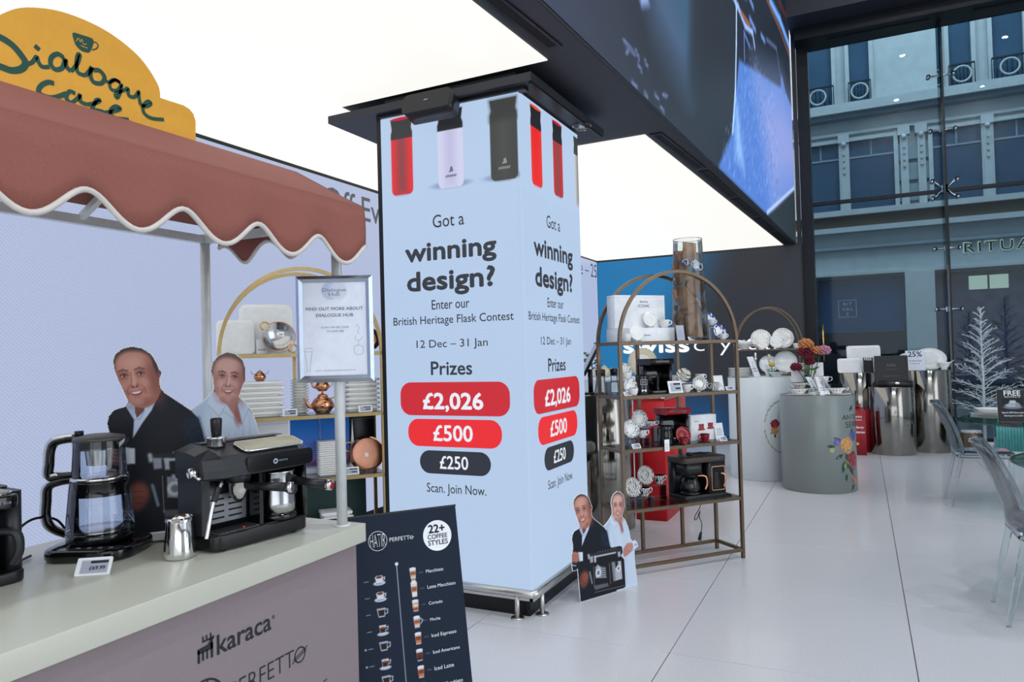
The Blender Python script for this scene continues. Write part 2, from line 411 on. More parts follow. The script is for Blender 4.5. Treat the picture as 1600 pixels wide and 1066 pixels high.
# ------------------------------------------------------------------ low ceiling with glowing stretched panel, dark soffit
E0, E1 = Vector((-1.391, -1.0)), Vector((-.826, 11.58))     # bottom edge line of the big display
ceil = struct('ceiling', MB().prism([(-4.1, -2.0), (-1.436, -2.0), (-.826, 11.58), (-4.1, 11.58)], 2.936, 3.06), 'soffit_dark', 'dark suspended ceiling over the stands')
MB().prism([(-3.93, -2.0), (-1.72, -2.0), (-1.423, 3.45), (-2.80, 3.47), (-2.80, 5.03), (-1.328, 4.99), (-.998, 11.45), (-3.93, 11.45)], 2.93, 2.936).build('light_panel', 'ceiling_glow', ceil)
for y0, y1, xa, xb in ((2.2, 3.33, -1.41, -1.325), (5.0, 6.155, -1.247, -1.163), (6.27, 7.5, -1.16, -1.109), (7.61, 8.75, -1.101, -1.043), (8.88, 10.04, -1.046, -.994), (10.16, 11.35, -.991, -.925)):
    v = MB().prism([(xa - .05, y0), (xa + .035, y0), (xb + .035, y1), (xb - .05, y1)], 2.928, 2.936).build('air_slot', 'black_metal', ceil)
    MB().prism([(xa - .03, y0 + .03), (xa + .015, y0 + .03), (xb + .015, y1 - .03), (xb - .03, y1 - .03)], 2.9265, 2.929).build('slot_gap', 'black_gap', v)
struct('trim_1', MB().prism([(-1.372, -1.0), (-1.366, -1.0), (-.90, 9.4), (-.906, 9.4)], 2.9285, 2.9362), 'black_metal', 'thin dark joint line along the soffit')

# ------------------------------------------------------------------ walls
struct('wall_left', MB().box(-4.12, -3.945, -2.0, 11.58, 0, 2.936), 'charcoal', 'wall carrying the long pale display')
struct('wall_back', MB().box(-4.12, -.74, 11.46, 11.6, 0, 2.95), 'charcoal', 'dark grey end wall beside the window')
struct('wall_upper', MB().prism([(-1.60, -2.0), (-1.45, -2.0), (-.84, 11.58), (-1.0, 11.58)], 2.937, 9.0), 'charcoal', 'dark upper wall behind the big display')
struct('wall_right', MB().box(6.3, 6.4, -2.2, 13, 0, 9.0), 'white_matt', 'far wall of the atrium out of view')
struct('wall_rear', MB().box(-4.12, 6.4, -2.2, -2.1, 0, 9.0), 'white_matt', 'wall of the atrium behind the viewer')
struct('ceiling_atrium', MB().box(-1.6, 6.4, -2.2, 11.6, 9.0, 9.1), 'soffit_dark', 'high dark ceiling of the atrium')

# long pale LED display on the left wall
led = thing('display_wall', 'long pale blue LED display wall running behind the coffee stall and pillar', 'display', (-3.945, 0, 0))
MB().box(0, .012, -1.9, 11.44, .06, 2.905).build('screen', 'led_pale', led)
MB().box(0, .014, -1.9, 11.44, 2.905, 2.93).build('top_edge', 'black_metal', led)
MB().box(0, .02, -1.9, 11.44, 0, .06).build('bottom_edge', 'black_metal', led)
TL = lambda y, z: frame((.0125, y, z), (0, 1, 0), (0, 0, 1))
lettering('% Off Ev', 'led_inkgrey', TL(4.34, 2.625), width=1.06, height=.215, align='LEFT', parent=led, bold=.006)
lettering('e – 25', 'led_ink', TL(10.62, 2.64), width=.80, height=.215, align='LEFT', parent=led, bold=-.006)

# blue lit brand panel on the end wall
cv = Canvas(3.17, 2.86, 170, 150, (40, 42, 50))
def _blue(X, Y, c):
    d = X + (Y - 1.4) * -.42; f = np.clip((1.75 - d) / 1.15, 0, 1); f = f * f * (3 - 2 * f)
    lo = np.array((44, 46, 54.)); hi = np.array((22, 126, 188.)); c = lo + (hi - lo) * f[..., None]
    g = np.clip((.95 - Y) / .9, 0, 1)[..., None] * np.clip((2.3 - X) / .5, 0, 1)[..., None]; return c * (1 - g) + np.array((8, 92, 168.)) * g
cv.grad(_blue)
bp = thing('wall_sign', 'blue to charcoal lit wall panel reading swisscrystal on the end wall', 'sign', (-3.93, 11.455, .04))
link('screen', cv.mesh('screen', 'print_lit_dim', frame((0, -.004, 0), (1, 0, 0), (0, 0, 1))), bp)
MB().box(0, 3.17, -.003, .004, 0, 2.86).build('backing', 'charcoal', bp)
TB = lambda x, z: frame((x, -.005, z), (1, 0, 0), (0, 0, 1))
lettering('swiss', 'sign_white', TB(.42, 1.335), width=1.06, height=.22, align='LEFT', bold=.035, parent=bp)
lettering('crystal', 'sign_white', TB(1.56, 1.335), width=1.22, height=.30, align='LEFT', bold=-.012, parent=bp)

# ------------------------------------------------------------------ big display over the soffit
D0 = Vector((-1.435, -2.0)); Dt = (Vector((-.826, 11.58)) - Vector((-1.219, 2.83))).normalized()
S0 = Vector((-1.219, 2.83)) + Vector((Dt.y, -Dt.x)) * .004
BG = (37, 44, 55)
sw, sz0, sz1 = 8.74, 2.96, 7.0
cv = Canvas(sw, sz1 - sz0, 420, 200, BG)
P = lambda L: [(a, b - sz0) for a, b in L]
cv.grad(lambda X, Y, c: c + np.clip((Y + .9 * X - 1.2) / 3.2, 0, 1)[..., None] * -np.array((12, 10, 8)) + np.clip((1.8 - X - Y * .6) / 1.8, 0, 1)[..., None] * np.array((14, 16, 26)))
cv.poly(P([(1.62, 3.75), (1.67, 3.6), (1.78, 3.5), (1.96, 3.45), (2.32, 3.37), (2.62, 3.36), (2.85, 3.7), (2.9, 4.4), (2.3, 4.6)]), (74, 103, 138), .25, .75)
cv.poly(P([(1.4, 3.6), (1.62, 3.66), (1.66, 3.6), (1.5, 3.52)]), (130, 150, 205), .03)
cv.poly(P([(2.3, 3.9), (2.6, 3.7), (2.72, 3.5), (2.6, 3.4), (2.75, 4.5), (2.4, 4.5)]), (30, 82, 104), .25, .5)
cv.poly(P([(2.6, 3.36), (3.2, 3.2), (4.22, 3.5), (4.38, 3.85), (4.5, 4.8), (2.85, 4.6)]), (31, 40, 50), .12, .8)
blue = [(3.55, 2.99), (4.2, 3.45), (4.24, 3.51), (4.4, 3.85), (4.65, 4.3), (4.98, 4.37), (7.61, 4.95), (7.75, 5.2), (8.1, 5.05), (9.04, 4.98), (9.13, 3.92), (6.1, 2.96), (3.55, 2.96)]
cv.poly(P(blue), (76, 118, 196), .03)
cv.poly(P([(5.6, 4.4), (7.6, 4.9), (9.04, 4.98), (9.13, 3.92), (6.6, 3.2)]), (140, 150, 206), .5, .85)
rng = np.random.default_rng(3)
for _ in range(620):
    x = 3.7 + rng.random() * 3.4; z = 2.98 + rng.random() * 1.7
    if z < 3.0 + (x - 3.5) * 1.0 and z > 2.96 + max(0, x - 6.1) * .32: cv.line([(x, z - sz0), (x + .05, z + .045 - sz0)], .03, (150, 190, 245) if rng.random() > .35 else (40, 84, 170), .12 + .22 * rng.random())
cv.poly(P([(4.3, 3.25), (4.75, 3.2), (4.5, 3.75), (4.4, 3.8)]), (165, 205, 250), .1, .6)
cv.line(P([(4.2, 3.45), (4.27, 3.6), (4.4, 3.9), (4.53, 4.42), (4.6, 4.81), (4.4, 4.95)]), .05, (178, 214, 252))
cv.line(P([(4.4, 4.85), (4.7, 4.85), (5.05, 4.8), (5.5, 4.9), (5.6, 4.78)]), .07, (150, 180, 240))
cv.line(P([(4.85, 4.86), (5.35, 4.92)]), .05, (150, 92, 58))
cv.line(P([(4.95, 4.4), (4.98, 4.7), (5.3, 4.66)]), .045, (90, 120, 190))
for a, b in (((4.9, 5.1), (5.15, 5.15)), ((5.2, 5.25), (5.6, 5.22)), ((5.35, 5.0), (5.7, 5.0)), ((6.1, 5.1), (6.35, 5.12)), ((5.0, 5.45), (5.5, 5.55))): cv.line(P([a, b]), .07, (120, 160, 240), .8)
cv.line(P([(6.5, 5.2), (7.33, 5.39), (7.68, 5.06), (8.0, 5.0)]), .06, (96, 110, 150), .7)
cv.line(P([(6.87, 5.85), (7.8, 5.95), (8.87, 5.92)]), .13, (110, 160, 240)); cv.line(P([(6.6, 5.75), (7.7, 5.8), (8.9, 5.77)]), .06, (120, 72, 44))
cv.line(P([(7.7, 6.2), (8.7, 6.3)]), .1, (96, 40, 36), .7)
cv.line(P([(6.1, 2.99), (8.74, 3.79)]), .05, (190, 210, 240), .8)
cv.poly(P([(6.2, 2.96), (8.75, 3.74), (8.75, 2.96)]), (31, 41, 47), .02)
for a, b in (((1.14, 3.18), (1.34, 3.17)), ((1.18, 3.12), (1.22, 3.15)), ((1.39, 3.13), (1.46, 3.11)), ((1.53, 3.2), (1.58, 3.18)), ((1.27, 2.985), (1.36, 2.975)), ((1.72, 3.05), (1.8, 3.04)), ((1.9, 3.1), (2.0, 3.12)), ((1.5, 2.99), (1.56, 2.985)), ((1.36, 3.2), (1.42, 3.17)), ((1.84, 3.0), (1.92, 2.99))): cv.line(P([a, b]), .025, (112, 130, 180), .8)
big = thing('overhead_display', 'huge dark overhead display showing a macro blue picture above the soffit', 'display', (S0.x, S0.y, sz0))
link('screen', cv.mesh('screen', 'print_lit_big', frame((0, 0, 0), (Dt.x, Dt.y, 0), (0, 0, 1))), big)
MB(frame((0, 0, 0), (Dt.x, Dt.y, 0), (0, 0, 1))).box(-4.6, 8.75, -.022, sz1 - sz0, -.05, -.002).build('cabinet', 'charcoal', big)

# ------------------------------------------------------------------ window wall
WY = 11.72
w1 = struct('window_1', MB().box(-.74, -.58, WY - .16, WY + .1, 0, 6.3), 'frame_dark', 'tall glazed shop front with dark posts')
MB().box(-.80, -.745, WY - .24, WY - .14, 0, 6.3).build('post', 'charcoal', w1)
for x0, x1 in ((-.58, 1.10), (1.15, 2.85), (2.9, 4.6)):
    MB().box(x0, x1, WY, WY + .012, .06, 3.515).build('pane', 'window_glass', w1)
    MB().box(x0, x1, WY, WY + .012, 3.555, 5.9).build('pane', 'window_glass', w1)
MB().box(-.58, 6.2, WY - .02, WY + .05, 3.51, 3.56).build('transom', 'frame_dark', w1)
MB().box(-.58, 6.2, WY - .05, WY + .06, 0, .07).build('sill', 'frame_dark', w1)
for x in (1.125, 2.875):
    MB().box(x - .035, x - .012, WY - .30, WY + .02, .06, 6.0).build('glass_fin', 'fin_glass', w1)
    MB().box(x - .012, x + .03, WY - .10, WY + .02, .06, 6.0).build('mullion', 'frame_dark', w1)
    for z in (5.15, 4.38, 2.72, 1.87, 1.1): # spider fittings
        f = MB().cyl((x - .15, WY - .06, z), (x + .15, WY - .06, z), .014, n=8); f.box(x - .04, x + .03, WY - .09, WY - .03, z - .035, z + .035)
        for sx in (-1, 1): f.cyl((x + sx * .15, WY - .09, z), (x + sx * .15, WY, z), .028, n=10)
        f.build('fitting', 'chrome_soft', w1)
    f = MB().box(x - .04, x + .03, WY - .1, WY - .03, 3.5, 3.6)
    for sx in (-1, 1):
        for sz in (-1, 1):
            f.tube([(x, WY - .07, 3.55), (x + sx * .1, WY - .07, 3.55 + sz * .09), (x + sx * .15, WY - .06, 3.55 + sz * .12)], .018, 8)
            f.cyl((x + sx * .15, WY - .1, 3.55 + sz * .12), (x + sx * .15, WY, 3.55 + sz * .12), .03, n=10)
    f.build('fitting', 'chrome_soft', w1)
hd = MB().cyl((-.50, WY - .12, 1.18), (-.50, WY - .12, 1.72), .017, n=10)
for z in (1.24, 1.66): hd.cyl((-.50, WY - .12, z), (-.50, WY, z), .012, n=8)
hd.build('handle', 'brass', w1)
struct('wall_bulkhead', MB().box(-.80, 6.4, WY - .9, WY + .2, 6.06, 9.0), 'soffit_dark', 'dark bulkhead above the tall windows')
struct('trim_2', MB().box(-.74, 6.4, WY - .5, WY + .06, 5.87, 6.06), 'frame_dark', 'head frame over the window glazing')
struct('trim_3', MB().box(-.3, 1.0, WY - .35, WY - .31, 5.862, 5.872).box(1.5, 3.4, WY - .35, WY - .31, 5.862, 5.872), 'black_gap', 'slot vents in the window head')
# ------------------------------------------------------------------ building across the street
M('stone', 'b3b7ba', .8, 0, .06, 4, .3, bscale=12); M('stone_dark', '848e99', .8, 0, .06, 5); M('street', '3c4146', .8, 0, .1, 6)
M('win_blue', '38526a', .15, 0, .12, 1.2); M('shop_dark', '10161f', .25, 0, .2, 2); M('shop_blue', '123f66', .3, 0, .1, 1); M('shop_print', '3d3a52', .5, 0, .5, 3.5)
M('brown_band', '4d4238', .6); M('iron', '1f2a33', .5, .4); M('letter_dark', '1c2a30', .5); screen_mat('halo', 'e8ead2', .9, 0); M('lit_blind', 'c9c7b8', .6)
FY = 21.5
struct('ground_street', MB().box(-8, 14, 13.0, 30, -.25, -.1), 'street', 'asphalt street outside')
b = thing('building', 'pale stone shop building with tall windows across the street', 'building', (0, FY, 0))
MB().box(-6, 10, .35, 1.2, -.2, 12).build('wall', 'stone', b)
def bandf(z0, z1, d, name, mat='stone', x0=-6, x1=10): return MB().box(x0, x1, .35 - d, .36, z0, z1).build(name, mat, b)
bandf(7.72, 7.97, .45, 'cornice'); bandf(7.6, 7.72, .3, 'cornice', 'stone_dark'); bandf(7.18, 7.26, .12, 'moulding'); bandf(4.95, 5.09, .25, 'sill_band'); bandf(4.62, 4.95, .12, 'dark_band', 'brown_band')
bandf(4.48, 4.62, .3, 'moulding'); bandf(4.02, 4.10, .22, 'moulding', 'stone_dark'); bandf(3.36, 4.02, .10, 'sign_band'); bandf(3.28, 3.37, .2, 'moulding')
def window(x0, x1, z0, z1, mat='win_blue'):
    f = MB().box(x0 - .1, x0, .20, .36, z0, z1).box(x1, x1 + .1, .20, .36, z0, z1).box(x0 - .1, x1 + .1, .20, .36, z1, z1 + .1).box(x0 - .14, x1 + .14, .12, .36, z0 - .1, z0)
    w = f.build('window', 'stone', b); MB().box(x0, x1, .32, .345, z0, z1).build('pane', mat, w); return w
for x0, x1 in ((-1.25, -.49), (-.05, .44), (2.3, 2.79), (3.25, 3.9), (-2.4, -1.7), (4.6, 5.3)): window(x0, x1, 8.0, 9.9)
for x0, x1 in ((-1.3, -.38), (-.12, .96), (1.86, 2.94), (3.2, 4.2), (-3, -1.7)):
    w = window(x0, x1, 5.1, 6.98); MB().box((x0 + x1) / 2 - .02, (x0 + x1) / 2 + .02, .30, .33, 6.55, 6.98).box(x0, x1, .30, .33, 6.52, 6.57).build('glazing_bar', 'stone_dark', w)
for x in (-.25, 1.2, 1.6, 3.07): # carved pilasters
    p = MB().box(x - .09, x + .09, .18, .36, 5.1, 7.05).box(x - .14, x + .14, .14, .36, 6.95, 7.18); p.ball((x, .16, 6.9), .07, 8, 6)
    for k in range(4): p.box(x - .03, x + .03, .14, .2, 6.1 + k * .17, 6.2 + k * .17)
    p.build('pilaster', 'stone', b)
for z in (5.2, 5.75, 6.3): MB().box(1.02, 1.78, .24, .36, z, z + .45).build('stone_block', 'stone_dark', b)
for x0, x1 in ((-1.25, -.45), (-.08, .46), (2.27, 2.84), (3.2, 3.95)): # balcony railings with a ring ornament
    r = MB().box(x0, x1, .06, .10, 8.52, 8.56).box(x0, x1, .06, .10, 7.98, 8.02); n = 7
    for k in range(n + 1): r.cyl((x0 + (x1 - x0) * k / n, .08, 8.0), (x0 + (x1 - x0) * k / n, .08, 8.54), .012, n=5)
    rg = r.build('railing', 'iron', b); xc = (x0 + x1) / 2
    MB().tube([(xc + .2 * math.cos(a), .03, 8.27 + .2 * math.sin(a)) for a in [2 * PI * i / 24 for i in range(24)]], .025, 8, True).build('ring', 'stone', rg)
for x0, x1, m in ((-3.4, -1.2, 'shop_dark'), (-1.0, 1.1, 'shop_blue'), (1.8, 4.6, 'shop_print')):
    w = MB().box(x0 - .08, x0, .10, .36, 0, 3.3).box(x1, x1 + .08, .10, .36, 0, 3.3).box(x0, x1, .1, .36, 3.2, 3.3).box(x0, x1, .1, .36, 0, .35).build('shop_window', 'iron', b)
    if m == 'shop_blue':
        MB().box(x0, x1, .28, .30, 1.75, 3.2).build('blind', 'shop_blue', w); MB().box(x0, x1, .30, .34, .35, 1.75).build('pane', 'shop_dark', w)
        T = frame((-.30, .279, 2.4), (1, 0, 0), (0, 0, 1)); strokes([[(-.22, -.22), (.22, -.22), (.22, .24), (-.22, .24), (-.22, -.22)]], .012, T, 'stone', w, 'logo_frame')
        for k, s in enumerate(('RIT', 'UAL', 'S')): lettering(s, 'stone', frame((-.30, .279, 2.5 - k * .14), (1, 0, 0), (0, 0, 1)), size=.11, parent=w, spacing=1.5)
    else: MB().box(x0, x1, .30, .34, .35, 3.2).build('pane', m, w)
MB().box(1.10, 1.78, .05, .36, 0, 3.3).build('pier', 'stone', b)
T = frame((2.46, .235, 3.70), (1, 0, 0), (0, 0, 1))
lettering('RITUALS', 'halo', T, width=1.95, height=.27, align='LEFT', bold=.035, spacing=1.25, parent=b, ext=0)
lettering('RITUALS', 'letter_dark', frame((2.475, .22, 3.71), (1, 0, 0), (0, 0, 1)), width=1.92, height=.245, align='LEFT', bold=.0, spacing=1.25, parent=b, ext=0)
for x0, x1 in ((2.55, 2.95), (3.0, 3.4)): MB().box(x0, x1, .26, .29, 2.75, 3.1).build('poster', 'halo', b)
# ------------------------------------------------------------------ LED pillar
PX0, PX1, PY0, PY1, PZ0, PZ1 = -2.513, -1.613, 3.48, 4.38, .135, 2.815
pil = thing('display_pillar', 'tall square LED pillar advertising a flask design contest', 'display', ((PX0 + PX1) / 2, (PY0 + PY1) / 2, 0))
ox, oy = (PX0 + PX1) / 2, (PY0 + PY1) / 2
MB().box(-.43, .43, -.43, .43, 0, 2.93).build('core', 'black_metal', pil)
MB().box(-.455, -.4505, -.44, .45, .13, 2.82).build('side_panel', 'charcoal', pil); MB().box(-.44, .44, .446, .45, .13, 2.82).build('back_panel', 'charcoal', pil)
bs = MB().box(-.415, .42, -.412, .42, 0, .125).build('base', 'black_metal', pil)
for k in range(3): MB().box(-.4 + k * .27, -.395 + k * .27, -.4135, -.412, .005, .12).build('panel_joint', 'black_gap', bs)
FLASK = [(-.07, 0), (-.074, .02), (-.074, .345), (-.066, .372), (-.074, .43), (.074, .43), (.066, .372), (.074, .345), (.074, .02), (.07, 0), (.055, -.013), (-.055, -.013)]
def flask(cv, cx, z, kind, shadow=True):
    pal = {'red': ((222, 44, 48), (122, 66, 72), (48, 50, 50)), 'orange': ((232, 38, 24), (232, 10, 14), (18, 20, 26)), 'white': ((206, 208, 236), (186, 186, 222), (36, 38, 40)), 'black': ((62, 64, 62), (70, 72, 70), (48, 50, 48)), 'red2': ((196, 30, 34), (126, 66, 60), (18, 20, 26)), 'grey': ((196, 200, 206), (120, 120, 118), (48, 50, 50))}[kind]
    g = 1.12 if kind in ('white', 'black') else 1
    if shadow and kind in ('white', 'black'): cv.ell(cx, z + .006, .115, .02, (120, 134, 168), .5, .8)
    cv.poly([(cx + a * g, z + b) for a, b in FLASK], pal[0], .003)
    cv.poly([(cx - .035, z), (cx - .035, z + .33), (cx + .03, z + .33), (cx + .03, z)], pal[1], .028, .85)
    cap = [(cx + a * g, z + b) for a, b in ((-.074, .315), (-.074, .345), (-.066, .372), (-.074, .43), (.074, .43), (.066, .372), (.074, .345), (.074, .315))]
    if kind != 'black': cv.poly(cap, pal[2], .003)
    else: cv.poly(cap, (44, 46, 44), .02, .7)
    if kind in ('red', 'red2', 'orange'): cv.ell(cx, z + .432, .073, .009, (200, 16, 46) if kind != 'orange' else (236, 70, 40), .25)
    if kind in ('white', 'black'):
        k = (40, 42, 50) if kind == 'white' else (180, 184, 184)
        cv.line([(cx, z + .085), (cx, z + .1)], .006, k); cv.line([(cx - .01, z + .08), (cx + .012, z + .082), (cx + .006, z + .104)], .005, k)
        for q in range(6): cv.line([(cx - .033 + q * .012, z + .05), (cx - .027 + q * .012, z + .058)], .006, k, .8)
def face(T, kinds):
    cv = Canvas(.9, .52, 260, 150, (180, 203, 232))
    for x, kd in kinds: flask(cv, x, .065, kd)
    s = MB(T).box(0, .9, 0, 2.16, -.02, 0).build('screen', 'led_pillar', pil)
    link('picture', cv.mesh('picture', 'print_lit', T @ Matrix.Translation((0, 2.16, 0))), s)
    def tx(t, x0, x1, z0, z1, mat='led_ink', bold=0, dz=0): return lettering(t, mat, T @ Matrix.Translation(((x0 + x1) / 2, z0 - PZ0, .001 + dz)), width=x1 - x0, height=z1 - z0, bold=bold, parent=s)
    tx('Got a', .345, .55, 2.132, 2.205, bold=.004)
    tx('winning', .157, .743, 1.952, 2.08, bold=.034); tx('design?', .165, .73, 1.782, 1.922, bold=.034)
    tx('Enter our', .325, .57, 1.668, 1.722, bold=.006); tx('British Heritage Flask Contest', .06, .84, 1.587, 1.648, bold=.006)
    tx('12 Dec – 31 Jan', .216, .678, 1.452, 1.51, bold=.004); tx('Prizes', .31, .575, 1.297, 1.372, bold=.016)
    for (a, b, z0, z1, m, t, c0, c1, y0, y1, bd) in ((.096, .804, 1.066, 1.255, 'led_red', '£2,026', .253, .638, 1.105, 1.207, .03), (.144, .75, .89, 1.046, 'led_red2', '£500', .316, .568, .925, 1.012, .02), (.219, .678, .737, .868, 'led_navy', '£250', .354, .535, .768, .84, .014)):
        p = flat(rrect(a, b, z0 - PZ0, z1 - PZ0, .07, 8), T, m, s, 'prize_pill', .0008)
        tx(t, c0, c1, y0, y1, 'led_white', bd, .0006)
    tx('Scan. Join Now.', .262, .645, .632, .70, bold=.004)
TA = frame((-.45, -.45, PZ0), (1, 0, 0), (0, 0, 1)); TBm = frame((.45, -.45, PZ0), (0, 1, 0), (0, 0, 1))
face(TA, ((.145, 'red'), (.472, 'white'), (.808, 'black'))); face(TBm, ((.23, 'orange'), (.55, 'red2'), (.9, 'grey')))
MB().box(-.478, -.4505, -.452, -.40, .13, 2.83).build('edge_frame', 'black_metal', pil)
# rail around the foot
rail = thing('guard_rail', 'low brushed steel guard rail around the foot of the LED pillar', 'rail', (ox, oy, 0))
q = .478
MB().tube([(-.43, -q, .135), (q - .012, -q, .135), (q, -q + .012, .135), (q, .5, .135)], .022, 12).build('top_rail', 'brushed', rail)
MB().box(-.43, q - .01, -q + .006, -q + .03, .095, .125).box(q - .03, q - .006, -q + .006, .5, .095, .125).build('plate', 'brushed', rail)
for x, y in ((q - .10, -q), (q, -q + .10), (-.38, -q), (q, .38)): MB().cyl((x, y, 0), (x, y, .125), .0135, n=12).lathe([(.036, 0), (.036, .006), (.014, .008)], (x, y, 0), 16).build('post', 'brushed', rail)
# dark canopy hanging over the pillar
can = thing('ceiling_canopy', 'dark flat canopy panel hanging over the LED pillar', 'canopy', (ox, oy, 2.83))
MB().prism([(-.80 - 0, -.50), (.56, -.52), (.575, .62), (-.80, .62)], 0, .045).build('panel', 'soffit_dark', can)
MB().box(-.46, .5, -.47, -.42, -.02, 0).build('batten', 'black_metal', can)
MB().prism([(.535, -.5), (.556, -.5), (.57, .6), (.549, .6)], -.012, 0).build('lip', 'black_metal', can)
dm = thing('downlight', 'small clear dome sensor under the dark canopy', 'sensor', (-1.537, 4.262, 2.83))
MB().lathe([(0, -.03), (.03, -.026), (.052, -.01), (.055, 0)], n=20).build('dome', 'clear_glass', dm); MB().lathe([(.06, -.004), (.06, 0), (.03, 0), (.03, -.004), (.06, -.004)], n=20).build('ring', 'brushed', dm); MB().lathe([(.0, -.012), (.02, -.01), (.022, 0)], n=14).build('lens', 'china', dm)
pj = thing('projector', 'small black box projector hanging in front of the pillar top', 'projector', (-2.085, 3.365, 2.79))
T = Matrix.Rotation(math.radians(-18), 4, 'X')
MB(T).rbox(-.15, .15, -.06, .05, -.075, .045, .03, 'y', 5).build('body', 'black_plastic', pj); MB(T).box(-.012, .012, -.0615, -.06, -.012, -.006).build('logo_mark', 'ink_soft', pj); MB().cyl((.10, .02, .02), (.10, .02, .05), .015).build('bracket', 'black_metal', pj)
# ------------------------------------------------------------------ coffee stall: counter, poles, awning, sign
M('counter_top', 'bfc0b2', .3, 0, .03, 300, coat=.1); M('counter_front', '887b7f', .45, 0, .03, 200); M('pole_white', 'd2d6d6', .3, .1)
M('awning', '8d554b', .85, 0, .06, 180, .3, bscale=900); M('piping', 'cfc8c2', .8); M('sign_yellow', 'dfa335', .6, 0, .02, 60)
cx, cy = -1.74, 1.09
ct = thing('coffee_counter', 'mauve fronted coffee counter with a pale worktop under the awning', 'counter', (cx, cy, 0))
MB().rbox(-.37, .37, -.69, .685, .845, .90, .004, 'z', 2, .003).build('worktop', 'counter_top', ct)
bd = MB().box(-.34, .348, -.665, .662, 0, .845).build('body', 'counter_front', ct); MB().box(-.341, .349, -.664, .661, .8395, .8448).build('shadow_gap', 'ink', ct)
TF = lambda y, z: frame((.3483, y - cy, z), (0, 1, 0), (0, 0, 1))
lettering('karaca', 'ink', TF(1.228, .709), width=.172, height=.046, align='LEFT', bold=.014, parent=bd)
lettering('®', 'ink', TF(1.404, .732), size=.014, align='LEFT', parent=bd)
g = TF(1.172, .708); G = lambda L: [(a * .048, b * .06) for a, b in L]
gm = MB(g)
for L in ([(0, .02), (0, .52), (.12, .5), (.14, .42), (.14, .02)], [(.25, .06), (.25, .4), (.38, .4), (.38, .06)], [(.5, .06), (.5, .4), (.62, .4), (.62, .06)], [(.76, .02), (.76, .62), (.92, .62), (.92, .02)], [(.0, .36), (.0, .56), (.6, .6), (.7, .68), (.7, .78), (.92, .78), (.92, .36)], [(.28, .74), (.28, .98), (.38, .98), (.38, .82), (.5, .82), (.5, .98), (.6, .98), (.6, .82), (.74, .82), (.74, 1.0), (.84, 1.0), (.84, .84), (1.0, .84), (1.0, .74)]): gm.add([(a[0], a[1], .0005) for a in G(L)], [tuple(range(len(L)))])
gm.build('goat_logo', 'ink', bd)
lettering('PERFETT', 'ink', TF(1.262, .583), width=.218, height=.043, align='LEFT', bold=-.012, parent=bd)
T = TF(1.503, .604); ringflat(0, 0, .0175, .0215, T, 'ink', bd, 'logo_ring'); strokes([[(-.026, -.006), (.03, .014)], [(-.03, -.014), (.026, .006)]], .003, T, 'ink', bd, 'logo_stroke')
ringflat(0, 0, .058, .063, TF(1.186, .605), 'ink', bd, 'logo_ring'); strokes([[(-.035, -.045), (-.035, .045)], [(-.012, -.057), (-.012, .057)], [(.012, -.057), (.012, .057)], [(.035, -.045), (.035, .045)]], .005, TF(1.186, .605), 'ink', bd, 'logo_stroke')
lettering('D E', 'ink', TF(1.555, .47), width=.055, align='LEFT', bold=-.006, parent=bd)

aw = thing('awning', 'terracotta fabric awning with scalloped edge on white poles over the coffee counter', 'awning', (-1.645, cy, .9))
HX, HY0, HY1 = .305, -.68, .672; ZE, ZR = .955, 1.115
for x, y in ((.229, .63), (-.325, .63), (.229, -.63), (-.325, -.63)): MB().cyl((x, y, 0), (x, y, .93), .0155, n=20).lathe([(.024, 0), (.024, .004), (.016, .006)], (x, y, 0), 20).build('pole', 'pole_white', aw)
fr = MB()
for x in (.229, -.325): fr.box(x - .012, x + .012, -.65, .65, .9, .925)
for y in (-.63, .63): fr.box(-.325, .229, y - .012, y + .012, .9, .925)
for y in (-.25, .2): fr.tube([(-.325, y, .915), (-.02, y, ZR - .035), (.229, y, .915)], .012, 4)
fr.build('frame', 'pole_white', aw)
def cloth(pa, pb, n, fn):   # sheet between two curves, 4 mm thick
    mb = MB(); V = []
    A = [fn(i / n) for i in range(n + 1)]; m = len(A[0])
    for row in A: V += row
    F = [(i * m + k, i * m + k + 1, (i + 1) * m + k + 1, (i + 1) * m + k) for i in range(n) for k in range(m - 1)]
    mb.add(V, F, True); return mb
def roof_row(t):
    y = HY0 + (HY1 - HY0) * t; sag = .012 * math.sin(PI * t) * 1
    return [(-HX, y, ZE), (-HX * .6, y, ZE + (ZR - ZE) * .42 - sag * .6), (-.04, y, ZR - .012), (0, y, ZR - sag * .3), (.04, y, ZR - .012), (HX * .6, y, ZE + (ZR - ZE) * .42 - sag * .6), (HX - .012, y, ZE + .01), (HX, y, ZE)]
rf = cloth(0, 0, 24, roof_row); o = rf.build('roof_cloth', 'awning', aw); o.modifiers.new('thickness', 'SOLIDIFY').thickness = .003
for y in (HY0, HY1): MB().prism([(-HX, ZE), (HX, ZE), (.04, ZR - .012), (0, ZR - .002), (-.04, ZR - .012)], y, y + .003, 'y').build('gable_cloth', 'awning', aw)
